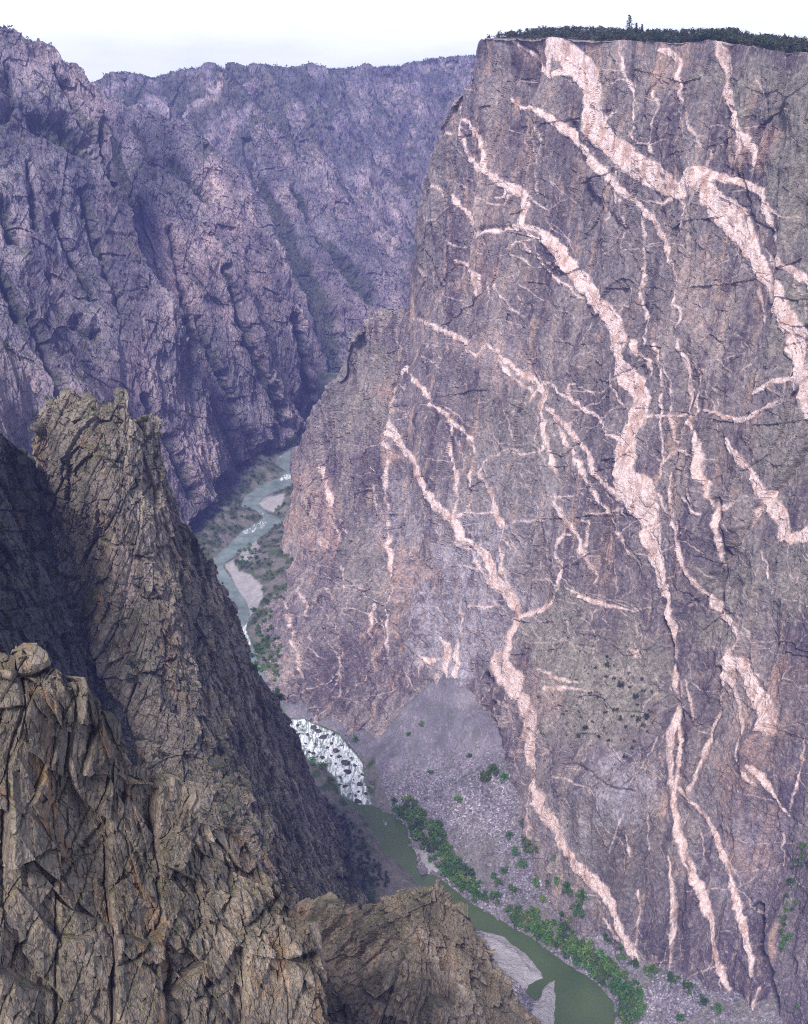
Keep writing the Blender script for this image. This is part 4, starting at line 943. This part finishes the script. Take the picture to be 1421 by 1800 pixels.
coarse = np.maximum(0.25, coarse)
gn = fbm((VX/18, VY/18, VX*0), 1.0, 5)
green = np.where(VY > 1050, smooth(-0.35, 0.2, gn)*0.9, smooth(0.1, 0.45, gn)*0.25)
green = np.where((vpx < 660) & (vpy > 1330), smooth(-0.1, 0.4, gn), green)*(1 - sand)
soil = smooth(0.0, 0.5, fbm((VX/40, VY/40, VX*0), 1.0, 4) + 0.1)*smooth(1400, 1550, vpy)*0.7
soil = np.maximum(soil, np.where(VY > 1050, 0.8, 0)); soil = np.maximum(soil, np.where((vpx < 715 - (1500 - vpy)*0.35) & (vpy > 1330) & (vpy < 1640), 0.9, 0))
vf = new_obj('valley_ground', PV.reshape(-1, 3), grid_faces(*PV.shape[:2]), M['scree'], attrs={'coarse': coarse, 'sand': sand, 'green': green, 'soil': soil*(1 - sand)})
tag(vf, 'violet grey talus cone and stony river banks at the foot of the cliffs', 'ground', kind='structure')

ry_ = np.geomspace(560, 2150, 700); ra = np.linspace(-0.26, 0.36, 460)
QY, QA = np.meshgrid(ry_, ra, indexing='ij')
PRV = np.stack([QA*QY, QY, 0*QY], -1)
rpx, rpy = project(PRV)
foam = np.where(PRV[..., 1] > 1080, -0.25, -1.0)
FOAM = [([(505, 1262), (534, 1260), (565, 1274), (598, 1288), (614, 1308), (642, 1340), (645, 1374), (660, 1418), (632, 1418), (598, 1400), (588, 1370), (565, 1350), (541, 1341), (520, 1306), (495, 1275)], 0.62, 3),
        ([(640, 1408), (662, 1416), (700, 1452), (672, 1462)], 0.22, 6), ([(500, 830), (520, 828), (515, 845), (490, 850), (485, 842)], 0.6, 3), ([(420, 930), (465, 908), (485, 918), (455, 940), (425, 945)], 0.45, 4), ([(445, 890), (470, 900), (470, 912), (450, 902)], 0.5, 3),
        ([(480, 800), (530, 780), (530, 790), (490, 812)], 0.35, 4), ([(380, 985), (400, 965), (405, 975), (388, 1000)], 0.4, 4), ([(415, 1095), (440, 1090), (450, 1140), (430, 1140)], 0.6, 4)]
for pl, v, w in FOAM:
    s_ = poly_sdf(rpx, rpy, np.array(pl, float))
    foam = np.maximum(foam, v - 1.7*smooth(-w*2, w*1.5, s_))
riv = new_obj('river', PRV.reshape(-1, 3), grid_faces(*PRV.shape[:2]), M['water'], attrs={'foam': foam, 'sheen_shallow': smooth(1000, 1150, PRV[..., 1])*0.9 + 0.5*(foam > 0.2)*(PRV[..., 1] < 1050)}, smooth_shade=True)
tag(riv, 'green river winding through the canyon with white rapids', 'river', kind='structure')

# ------------------------------------------------------------------ visible-surface lookup (photo pixel -> nearest ground point)
ZC = 2
ZBP = np.full((int(H0)//ZC + 1, int(W0)//ZC + 1, 3), np.nan); ZBD = np.full(ZBP.shape[:2], 1e9)
for Pg in [PWd, PFd, PPd, PGd, PCd, PBd, PV] + [t[0] for t in FAR_TREES[1:]]:
    q = Pg.reshape(-1, 3); a_, b_ = project(q); dd = q[:, 1]
    ok = (a_ >= 0) & (a_ < W0) & (b_ >= 0) & (b_ < H0)
    q, dd = q[ok], dd[ok]; ii = (b_[ok]/ZC).astype(int)*ZBD.shape[1] + (a_[ok]/ZC).astype(int)
    order = np.argsort(-dd); ii, q, dd = ii[order], q[order], dd[order]     # nearest written last
    tmpd = np.full(ZBD.size, 1e9); tmpp = np.full((ZBD.size, 3), np.nan)
    tmpd[ii] = dd; tmpp[ii] = q
    nearer = tmpd < ZBD.ravel()
    ZBD.ravel()[nearer] = tmpd[nearer]; ZBP.reshape(-1, 3)[nearer] = tmpp[nearer]

def ground(px, py):
    i, j = int(py)//ZC, int(px)//ZC
    for r in range(0, 8):
        a = ZBP[max(0, i - r):i + r + 1, max(0, j - r):j + r + 1].reshape(-1, 3)
        a = a[~np.isnan(a[:, 0])]
        if len(a): return a[np.argmin(a[:, 1])] if r < 2 else a[len(a)//2]
    return None

# ------------------------------------------------------------------ foliage prototypes
def leaf_tris(n, shape, size, rng):
    """n small triangles spread through clumps of a crown of unit height"""
    out = []
    k = 9
    cl = []
    for _ in range(k):
        if shape == 'cone':
            h = rng.random()**1.3; r = (1 - h)*0.30 + 0.02; a = rng.random()*6.28
            cl.append((math.cos(a)*r*0.8, math.sin(a)*r*0.8, 0.12 + 0.86*h, 0.13*(1.15 - h)))
        else:
            a = rng.random()*6.28; r = 0.34*math.sqrt(rng.random()); h = 0.30 + 0.58*rng.random()*(1 - r)
            cl.append((math.cos(a)*r, math.sin(a)*r, h, 0.15 + 0.09*rng.random()))
    for i in range(n):
        c = cl[rng.integers(k)]
        v = rng.normal(size=3); v /= np.linalg.norm(v)
        p = np.array(c[:3]) + v*c[3]*rng.random()**0.4
        t = rng.normal(size=(3, 3))*size + p
        out.append(t)
    return np.array(out)

def tube(pts, radii, sides=6):
    V, F = [], []
    for (x, y, z), r in zip(pts, radii):
        for k in range(sides):
            a = 2*math.pi*k/sides; V.append((x + r*math.cos(a), y + r*math.sin(a), z))
    for i in range(len(pts) - 1):
        for k in range(sides):
            F.append((i*sides + k, i*sides + (k + 1) % sides, (i + 1)*sides + (k + 1) % sides, (i + 1)*sides + k))
    return np.array(V), np.array(F)

def crown_mesh(name, n, shape, size, seed, mat, trunk=True):
    rng = np.random.default_rng(seed)
    T = leaf_tris(n, shape, size, rng)
    V = T.reshape(-1, 3); F = np.arange(len(V)).reshape(-1, 3)
    if trunk:
        tv, tf = tube([(0, 0, -0.05), (0.01, 0, 0.2), (0.0, 0.02, 0.55)], [0.03, 0.024, 0.01], 5)
        tf3 = np.concatenate([tf[:, [0, 1, 2]], tf[:, [0, 2, 3]]])
        F = np.concatenate([F, tf3 + len(V)]); V = np.concatenate([V, tv])
    me = bpy.data.meshes.new(name)
    me.from_pydata([tuple(v) for v in V], [], [tuple(int(i) for i in f) for f in F])
    me.materials.append(mat)
    return me

RIVM = [crown_mesh('riverside_crown', 260, 'round', 0.055, 100 + i, M['riverleaf']) for i in range(5)]
JUNM = [crown_mesh('juniper_crown', 200, 'round', 0.055, 200 + i, M['juniper']) for i in range(5)]
SCRM = [crown_mesh('shrub_crown', 150, 'round', 0.065, 300 + i, M['scrub']) for i in range(4)]

def plant(name, meshes, p, h, label, cat, group=None, wide=1.0):
    o = bpy.data.objects.new(name, random.choice(meshes)); COL.objects.link(o)
    o.location = (p[0], p[1], p[2] - 0.06*h)
    o.rotation_euler = (0, 0, random.random()*6.28)
    w = h*wide*random.uniform(0.9, 1.15)
    o.scale = (w, w, h)
    return tag(o, label, cat, group)

# --- riverside trees
def scatter(poly, n, dmin):
    poly = np.array(poly, float); lo, hi = poly.min(0), poly.max(0); pts = []
    for _ in range(n*60):
        if len(pts) >= n: break
        x, y = random.uniform(lo[0], hi[0]), random.uniform(lo[1], hi[1])
        if poly_sdf(np.array([x]), np.array([y]), poly)[0] > 0: continue
        if any((x - a)**2 + (y - b)**2 < dmin*dmin for a, b in pts): continue
        pts.append((x, y))
    return pts
BELT_A = [(684, 1412), (702, 1402), (730, 1412), (750, 1440), (772, 1452), (790, 1490), (806, 1522), (830, 1542), (852, 1572), (856, 1590), (840, 1588), (812, 1568), (790, 1548), (768, 1530), (748, 1500), (730, 1478), (722, 1456), (690, 1430)]
BELT_B = [(890, 1606), (920, 1598), (950, 1622), (985, 1625), (1010, 1648), (1040, 1668), (1060, 1690), (1090, 1710), (1120, 1735), (1128, 1770), (1125, 1800), (1095, 1800), (1086, 1762), (1060, 1732), (1020, 1702), (985, 1682), (940, 1648), (900, 1625)]
for poly, n, lab, grp in ((BELT_A, 105, 'bright green riverside tree in the dense belt on the right bank just below the rapids', 'trees in the belt below the rapids'),
                          (BELT_B, 130, 'bright green riverside tree in the long belt along the river near the bottom edge', 'trees in the belt near the bottom edge')):
    for x, y in scatter(poly, n, 4.5):
        g = ground(x, y)
        if g is not None: plant('riverside_tree', RIVM, g, random.choice((6, 7, 8, 9, 10, 11, 13))*random.uniform(0.85, 1.1), lab, 'tree', grp, 1.05)
for x, y, h, lab in ((741, 1276, 5, 'small round green bush alone high on the smooth upper talus cone'), (716, 1293, 4.5, 'tiny green bush low at the left edge of the smooth talus, nearest the rapids'),
                     (824, 1333, 4.5, 'tiny green bush near the right edge of the talus cone beside the dark cliff corner'), (756, 1358, 4.5, 'tiny green bush alone in the middle of the talus cone'),
                     (804, 1410, 7.5, 'green bush standing alone on coarse talus above the tree belt'), (852, 1370, 9, 'leftmost big green bush of the clump at the cliff foot on the talus'),
                     (866, 1362, 9.5, 'tallest middle bush of the green clump at the cliff foot on the talus'), (886, 1372, 7, 'right low bush of the green clump at the cliff foot on the talus'),
                     (622, 1302, 6, 'green bush at the right edge of the white rapids, at the talus toe'), (566, 1350, 9, 'larger green bush on the left bank beside the white rapids'), (549, 1342, 7, 'smaller green bush left of the larger one beside the white rapids'),
                     (580, 1372, 5, 'small green bush on the left bank downstream of the larger rapids bush')):
    g = ground(x, y)
    if g is not None: plant('riverside_bush', RIVM, g, h*1.35, lab, 'bush', None, 1.2)
for x, y, h in ((917, 1450, 6), (896, 1472, 5.5), (930, 1495, 8.5), (940, 1500, 7), (925, 1485, 7), (907, 1500, 6), (917, 1527, 7.5), (887, 1535, 6), (867, 1542, 5.5), (877, 1556, 6.5), (900, 1567, 7), (941, 1556, 6), (872, 1585, 8.5), (955, 1585, 5.5),
                (965, 1557, 6), (980, 1555, 6.5), (997, 1567, 7), (1003, 1572, 6), (976, 1530, 6), (972, 1512, 5), (1024, 1587, 9), (1019, 1612, 8), (1000, 1620, 7), (1012, 1600, 8), (1040, 1622, 7), (990, 1612, 7), (1072, 1655, 7), (1090, 1667, 7), (1090, 1687, 6), (1112, 1700, 7), (1140, 1712, 7), (1150, 1708, 6), (1182, 1725, 7), (1210, 1742, 7), (1235, 1765, 7), (1260, 1780, 7), (1195, 1797, 7)):
    g = ground(x, y)
    if g is not None: plant('riverside_bush', RIVM, g, h*1.4, 'green bush scattered on the stony slope between the lower tree belt and the cliff', 'bush', 'bushes scattered on the lower talus', 1.1)
for x, y in scatter([(1380, 1560), (1400, 1500), (1421, 1460), (1421, 1520), (1400, 1590), (1385, 1680), (1370, 1680), (1368, 1600)], 26, 7) + [(1392, 1780), (1402, 1770)]:
    g = ground(x, y)
    if g is not None: plant('ledge_bush', RIVM, g, random.uniform(3.5, 5.5), 'green bush growing down the narrow ledge on the cliff at the lower right edge', 'bush', 'bushes on the right edge ledge', 1.2)
for x, y in scatter([(436, 1082), (470, 1052), (480, 1070), (472, 1100), (490, 1110), (498, 1150), (485, 1180), (500, 1230), (492, 1240), (470, 1190), (444, 1180), (440, 1150), (460, 1110)], 42, 7):
    g = ground(x, y)
    if g is not None: plant('bank_bush', RIVM, g, random.uniform(5, 9), 'green bush on the stony bank right of the river, upstream of the rapids', 'bush', 'bushes on the bank upstream of the rapids', 1.25)
for x, y in scatter([(505, 778), (520, 765), (534, 758), (530, 768), (515, 786)], 14, 4) + scatter([(412, 975), (440, 960), (458, 965), (440, 1000), (425, 1000)], 12, 6):
    g = ground(x, y)
    if g is not None: plant('bank_bush', RIVM, g, random.uniform(6, 9), 'small green bush on the bank of the far river bends', 'bush', 'bushes on the far river bends', 1.2)
for x, y in scatter([(560, 1392), (590, 1418), (620, 1440), (640, 1480), (680, 1540), (690, 1560), (640, 1560), (620, 1500), (600, 1450)], 60, 6):
    g = ground(x, y)
    if g is not None: plant('bank_shrub', SCRM, g, random.uniform(3, 6), 'dark grey green shrub on the left bank slope beside the calm green river', 'shrub', 'shrubs on the left bank slope', 1.2)
for x, y in scatter([(1030, 1190), (1070, 1150), (1120, 1170), (1150, 1220), (1140, 1290), (1110, 1350), (1050, 1300), (1000, 1310), (1010, 1250)], 40, 11):
    g = ground(x, y)
    if g is not None: plant('slope_shrub', SCRM, g, random.choice((2, 2.5, 3, 4, 5.5))*random.uniform(0.9, 1.2), 'dark round shrub dotted over the grassy ledge on the veined cliff', 'shrub', 'shrubs on the cliff ledge', 1.2)

# --- rim woodland
nrim = 0
while nrim < 270:
    j = int(random.triangular(326, PWB.shape[1] - 70, 700)); i = NBW - 2 - int(abs(random.gauss(0, 1))*17)
    if i < 8: continue
    p = PWd[i, j]
    if p[0] < PW[0, 330, 0] - 2: continue
    plant('juniper', JUNM, p, random.choice((3, 4, 4.5, 5, 6, 8))*random.uniform(0.85, 1.15), 'dark green juniper in the woodland along the top rim of the veined cliff', 'tree', 'junipers along the cliff rim', 1.15)
    nrim += 1
far_v, far_f = [], []
def add_stuff(acc_v, acc_f, p, h, shape, n, size, rng, wide=1.0):
    T = leaf_tris(n, shape, size, rng)*np.array([h*wide, h*wide, h]) + np.array([p[0], p[1], p[2] - 0.08*h])
    k = sum(len(a) for a in acc_v)
    acc_v.append(T.reshape(-1, 3))
rngs = np.random.default_rng(5)
acc = []
for _ in range(1500):
    j = int(rngs.integers(326, PWB.shape[1])); i = int(rngs.integers(4, NBW - 4))
    if PWd[i, j][0] < PW[0, 330, 0]: continue
    add_stuff(acc, None, PWd[i, j], rngs.uniform(2.5, 6), 'round', 40, 0.11, rngs, 1.2)
V = np.concatenate(acc)
o = new_obj('rim_woodland', V, np.arange(len(V)).reshape(-1, 3), M['juniper'])
tag(o, 'dark green woodland massed on the plateau behind the rim junipers', 'woodland', kind='stuff')

def conifer(name, base, h, label, open_top=False):
    r = bpy.data.objects.new(name, None); COL.objects.link(r); r.location = tuple(base); tag(r, label, 'tree')
    tv, tf = tube([(0, 0, -0.6), (0.05, 0, h*0.4), (0, 0.05, h*0.97)], [h*0.028, h*0.02, h*0.004], 7)
    lv = []; rng = np.random.default_rng(int(base[0]*10) & 255)
    limbs = []
    for k in range(26):
        z = h*(0.28 + 0.70*k/26); a = k*2.4
        ln = h*(0.26 if open_top else 0.17)*((1 - k/30)**0.8)*rng.uniform(0.6, 1.15)
        for m in range(46):
            t = rng.random()**0.6
            c = np.array([math.cos(a)*ln*t, math.sin(a)*ln*t, z - 0.15*ln*t]) + rng.normal(size=3)*h*0.018
            lv.append(rng.normal(size=(3, 3))*h*0.016 + c)
        limbs.append(((0, 0, z), (math.cos(a)*ln, math.sin(a)*ln, z - 0.1*ln)))
    for p0, p1 in limbs[::2]:
        v, f = tube([p0, p1], [h*0.006, h*0.002], 4)
        tf = np.concatenate([tf, f + len(tv)]); tv = np.concatenate([tv, v])
    new_obj('trunk', tv, tf, M['trunk'], r)
    V = np.array(lv).reshape(-1, 3)
    new_obj('crown', V, np.arange(len(V)).reshape(-1, 3), M['juniper'], r)
def rim_at(px, back):
    j = int(np.argmin(np.abs(pxB[NBW] - px))); return PWd[NBW - 1 - back, j]
conifer('pine_tree', rim_at(1096, 12), 19.0, 'tallest pine with an open crown rising above the rim woodland', True)
conifer('spruce_tree', rim_at(1109, 12), 13.0, 'narrow spired tree just right of the tall pine on the rim')
conifer('spruce_tree', rim_at(1120, 12), 12.0, 'second narrow spired tree, furthest right of the three above the rim')

# --- distant forest and scrub that nobody could count
def forest(name, label, sheets, total, hmin, hmax, wide, mat, shape='round', n=22, size=0.12):
    rng = np.random.default_rng(len(name)); acc = []
    W = [np.where(np.isfinite(g), g, 0).astype(float)**1.6 for _, g in sheets]
    area = []
    for (P, g), w in zip(sheets, W):
        a = np.linalg.norm(np.cross(np.gradient(P, axis=0), np.gradient(P, axis=1)), axis=-1)
        px, py = project(P)
        w = w*np.minimum(a, 60)*((px > -30) & (px < W0 + 30) & (py > 0) & (py < H0 + 30)); area.append(w)
    tot = sum(a.sum() for a in area)
    for (P, g), w in zip(sheets, area):
        k = int(total*w.sum()/tot)
        if k == 0: continue
        cw = np.cumsum(w.ravel()); ids = np.searchsorted(cw, rng.random(k)*cw[-1])
        T = [leaf_tris(n, shape, size, rng) for _ in range(24)]
        Q = P.reshape(-1, 3)[np.minimum(ids, w.size - 1)]
        hs = rng.uniform(hmin, hmax, k); var = rng.integers(0, 24, k); an = rng.random(k)*6.28
        for q, h, v, a in zip(Q, hs, var, an):
            c, s_ = math.cos(a), math.sin(a); t = T[v].reshape(-1, 3)
            acc.append(np.stack([(t[:, 0]*c - t[:, 1]*s_)*h*wide + q[0], (t[:, 0]*s_ + t[:, 1]*c)*h*wide + q[1], t[:, 2]*h + q[2] - 0.12*h], 1))
    V = np.concatenate(acc)
    o = new_obj(name, V, np.arange(len(V)).reshape(-1, 3), mat)
    return tag(o, label, 'forest', kind='stuff')
forest('distant_forest', 'dark conifers and scrub filling the gullies of the far canyon side', FAR_TREES, 32000, 4, 10, 0.85, M['scrub'], n=14, size=0.15)
forest('gully_scrub', 'dark scrub in the shaded gullies around the brown pillar', [(PPd, vegP), (PGd, vegG)], 3600, 1.2, 3.6, 1.2, M['scrub'], n=34, size=0.10)
forest('crag_scrub', 'sparse low scrub on the ledges of the foreground crags', [(PCd, vegC), (PBd, smooth(0.5, 0.8, np.abs(NB_[..., 2]) + 0.4*vn))], 900, 0.3, 1.1, 1.3, M['scrub'], n=60, size=0.08)
upW = np.abs(grid_normals(PWd)[..., 2])*front
forest('cliff_scrub', 'tiny dark shrubs clinging to ledges across the veined cliff', [(PWd, smooth(0.35, 0.7, upW + 0.5*WATTR['olive'] - 0.2)*front)], 900, 1.2, 2.6, 1.2, M['scrub'], n=20)
forest('bank_scrub', 'grey green scrub along the upper river banks', [(PV, green*(sd > 4)*(VY > 1050)*(sd < 90))], 2600, 2.5, 6.5, 1.2, M['scrub'])

# --- stones
def rock_mesh(name, seed, n=14, mat=None):
    rng = np.random.default_rng(seed)
    u, v = np.meshgrid(np.linspace(0, 2*math.pi, 2*n, endpoint=False), np.linspace(-math.pi/2, math.pi/2, n), indexing='xy')
    d = np.stack([np.cos(v)*np.cos(u), np.cos(v)*np.sin(u), np.sin(v)], -1)
    r = np.full(u.shape, 9.0)
    for _ in range(13):                      # random cutting planes: angular block
        nn = rng.normal(size=3); nn /= np.linalg.norm(nn); h = rng.uniform(0.62, 0.95)
        c = d @ nn; r = np.minimum(r, np.where(c > 0.05, h/np.maximum(c, 0.05), 9))
    r = np.minimum(r, 1.4)*(1 + 0.05*fbm((d[..., 0]*2, d[..., 1]*2, d[..., 2]*2 + seed), 1.0, 3))
    V = (d*r[..., None]).reshape(-1, 3)
    idx = np.arange(u.size).reshape(u.shape); F = np.stack([idx[:-1], np.roll(idx[:-1], -1, 1), np.roll(idx[1:], -1, 1), idx[1:]], -1).reshape(-1, 4)
    me = bpy.data.meshes.new(name); me.from_pydata([tuple(x) for x in V], [], [tuple(int(i) for i in f) for f in F]); me.materials.append(mat or M['stone'])
    return me
ROCKM = [rock_mesh('boulder', 40 + i) for i in range(6)]
M['wet'] = mat_rock('wet_boulder_stone', [(0.02, 0.02, 0.022), (0.04, 0.038, 0.042), (0.07, 0.065, 0.07), (0.14, 0.125, 0.13)], 0.15, bump=0.6, bdist=0.3)
M['wet'].node_tree.nodes['Principled BSDF'].inputs['Roughness'].default_value = 0.45
WETM = [rock_mesh('wet_boulder', 50 + i, mat=M['wet']) for i in range(6)]
def boulder(p, s, label, group=None, flat=0.7, name='river_boulder'):
    o = bpy.data.objects.new(name, random.choice(WETM if 'wet' in label else ROCKM)); COL.objects.link(o)
    o.location = (p[0], p[1], p[2] + s*0.15); o.rotation_euler = (random.uniform(-.3, .3), random.uniform(-.3, .3), random.random()*6.28)
    o.scale = (s*random.uniform(0.9, 1.5), s*random.uniform(0.8, 1.1), s*flat); return tag(o, label, 'boulder', group)
RB = [(430, 510, 34), (375, 520, 16), (400, 545, 20), (480, 560, 40), (520, 590, 28), (500, 610, 18), (540, 628, 50), (560, 655, 26), (590, 690, 30), (600, 730, 40), (565, 760, 24), (590, 802, 26), (655, 880, 46), (660, 795, 30), (675, 745, 26), (430, 640, 22), (450, 655, 22), (475, 660, 24), (410, 632, 20), (440, 590, 20), (640, 700, 20), (615, 838, 16), (560, 795, 16), (620, 660, 14), (350, 545, 20), (390, 590, 16), (570, 600, 18), (610, 610, 18), (640, 850, 18), (530, 545, 22), (455, 530, 30), (500, 545, 22), (540, 690, 16), (655, 830, 16), (630, 770, 14), (690, 840, 22), (520, 650, 18), (420, 470, 22), (350, 500, 22)]
for cx, cy, w in RB:
    x, y = 400 + cx/2.842, 1100 + cy/2.842
    p = at_z(x, y, 0.0); s = w/2.842/FPX*np.linalg.norm(p - np.array([0, 0, CZ]))*0.42
    boulder(p, s*random.uniform(0.7, 1.35), 'dark wet boulder breaking the foaming white rapids', 'boulders in the rapids')
for _ in range(150):
    t = random.random(); k = random.choice(range(3, 20)); a, b = RIV_A[k], RIV_A[k + 1]
    x, y = a[0] + (b[0] - a[0])*t + random.gauss(3, 3.5), a[1] + (b[1] - a[1])*t - random.uniform(-2, 6)
    g = ground(x, y)
    if g is not None and g[1] < 1100: boulder(g, random.uniform(0.6, 2.2), 'grey shoreline boulder along the right edge of the river', 'boulders along the right bank', name='bank_boulder')
boulder(at_z(744, 1536, 0.5), 4.5, 'flat grey rock at the tip of the small sand spit in the green river', flat=0.45)
# uncounted blocks of the talus
acc = []; rng = np.random.default_rng(3)
cand = np.argwhere((coarse > 0.3) & (sd > 3) & (inh > 0.5) & (sand < 0.3)); RB_ = [np.array([v.co for v in m.vertices]) for m in [rock_mesh('talus_block', 60 + i, 6) for i in range(8)]]
fq = np.array([list(p.vertices) for p in bpy.data.meshes['talus_block'].polygons]); nv = len(RB_[0]); facs = []
wts = coarse[cand[:, 0], cand[:, 1]]**2; wts /= wts.sum()
for k, c in enumerate(cand[rng.choice(len(cand), 4200, p=wts)]):
    s = min(2.6, 0.55*rng.pareto(2.6) + 0.45); an = rng.random()*6.28; b = RB_[rng.integers(8)]*np.array([1.3, 0.9, 0.75])*s
    acc.append(np.stack([b[:, 0]*math.cos(an) - b[:, 1]*math.sin(an), b[:, 0]*math.sin(an) + b[:, 1]*math.cos(an), b[:, 2]], 1) + PV[c[0], c[1]]); facs.append(fq + k*nv)
o = new_obj('talus_blocks', np.concatenate(acc), np.concatenate(facs), M['stone'])
tag(o, 'loose grey blocks strewn over the talus slope', 'rubble', kind='stuff')

# ------------------------------------------------------------------ air
hv = [(x, y, z) for z in (-40, 709) for y in (-300, 6300) for x in (-4200, 3400)]
hz = new_obj('haze', hv, [(0, 2, 3, 1), (4, 5, 7, 6), (0, 1, 5, 4), (2, 6, 7, 3), (0, 4, 6, 2), (1, 3, 7, 5)])
hm = bpy.data.materials.new('haze_air'); hm.use_nodes = True; hm.node_tree.nodes.clear()
ho = hm.node_tree.nodes.new('ShaderNodeOutputMaterial'); pv = hm.node_tree.nodes.new('ShaderNodeVolumePrincipled')
pv.inputs['Color'].default_value = (0.34, 0.37, 1.0, 1); pv.inputs['Density'].default_value = 0.000078; pv.inputs['Anisotropy'].default_value = 0.0
hm.node_tree.links.new(pv.outputs[0], ho.inputs['Volume']); hz.data.materials.append(hm)
tag(hz, 'blue haze filling the canyon air', 'haze', kind='stuff')

# ------------------------------------------------------------------ world, sun, camera
world = bpy.data.worlds.new('World'); scene.world = world; world.use_nodes = True
nt = world.node_tree; nt.nodes.clear()
wo = nt.nodes.new('ShaderNodeOutputWorld'); bg = nt.nodes.new('ShaderNodeBackground')
sky = nt.nodes.new('ShaderNodeTexSky'); sky.sky_type = 'NISHITA'; sky.sun_disc = False
SUN_EL, SUN_AZ = 51.0, 195.0      # azimuth measured from +Y clockwise towards +X: behind and left of the camera
sky.sun_elevation = math.radians(SUN_EL); sky.sun_rotation = math.radians(SUN_AZ)
sky.altitude = 2400; sky.air_density = 1.0; sky.dust_density = 1.5; sky.ozone_density = 1.5
# thin bright overcast over the blue
tc = nt.nodes.new('ShaderNodeTexCoord'); mp = nt.nodes.new('ShaderNodeMapping'); mp.inputs['Scale'].default_value = (1, 1, 5)
nz = nt.nodes.new('ShaderNodeTexNoise'); nz.inputs['Scale'].default_value = 2.2; nz.inputs['Detail'].default_value = 7; nz.inputs['Roughness'].default_value = 0.55
nt.links.new(tc.outputs['Generated'], mp.inputs[0]); nt.links.new(mp.outputs[0], nz.inputs['Vector'])
rp = nt.nodes.new('ShaderNodeMapRange'); rp.interpolation_type = 'SMOOTHSTEP'
rp.inputs[1].default_value = 0.32; rp.inputs[2].default_value = 0.68; rp.inputs[3].default_value = 0.3; rp.inputs[4].default_value = 0.95
nt.links.new(nz.outputs['Fac'], rp.inputs[0])
mx = nt.nodes.new('ShaderNodeMix'); mx.data_type = 'RGBA'
nt.links.new(rp.outputs[0], mx.inputs['Factor'])
ca = [i for i in mx.inputs if i.type == 'RGBA']
nt.links.new(sky.outputs[0], ca[0]); ca[1].default_value = (3.8, 4.05, 4.7, 1)
nt.links.new([o for o in mx.outputs if o.type == 'RGBA'][0], bg.inputs[0]); bg.inputs[1].default_value = 0.115
nt.links.new(bg.outputs[0], wo.inputs[0])
sl = bpy.data.lights.new('sun', 'SUN'); sl.energy = 2.8; sl.angle = math.radians(12); sl.color = (1.0, 0.94, 0.88)
so = bpy.data.objects.new('sun', sl); COL.objects.link(so)
a, e = math.radians(SUN_AZ), math.radians(SUN_EL)
tosun = Vector((math.sin(a)*math.cos(e), math.cos(a)*math.cos(e), math.sin(e)))
so.rotation_euler = (-tosun).to_track_quat('-Z', 'Y').to_euler()

cd = bpy.data.cameras.new('camera'); cam = bpy.data.objects.new('camera', cd); COL.objects.link(cam)
cam.location = (0, 0, CZ); cam.rotation_euler = (math.pi/2 - PITCH, 0, 0)
cd.sensor_fit = 'VERTICAL'; cd.sensor_height = 36.0; cd.lens = FPX/H0*36.0
cd.clip_start = 1.0; cd.clip_end = 40000
scene.camera = cam
scene.view_settings.view_transform = 'Standard'; scene.view_settings.look = 'None'
scene.view_settings.exposure = 1.12
scene.cycles.use_denoising = False      # keep the grain: the denoiser smears fine rock texture
scene.cycles.filter_width = 1.1
scene.cycles.max_bounces = 6; scene.cycles.diffuse_bounces = 3; scene.cycles.volume_bounces = 1
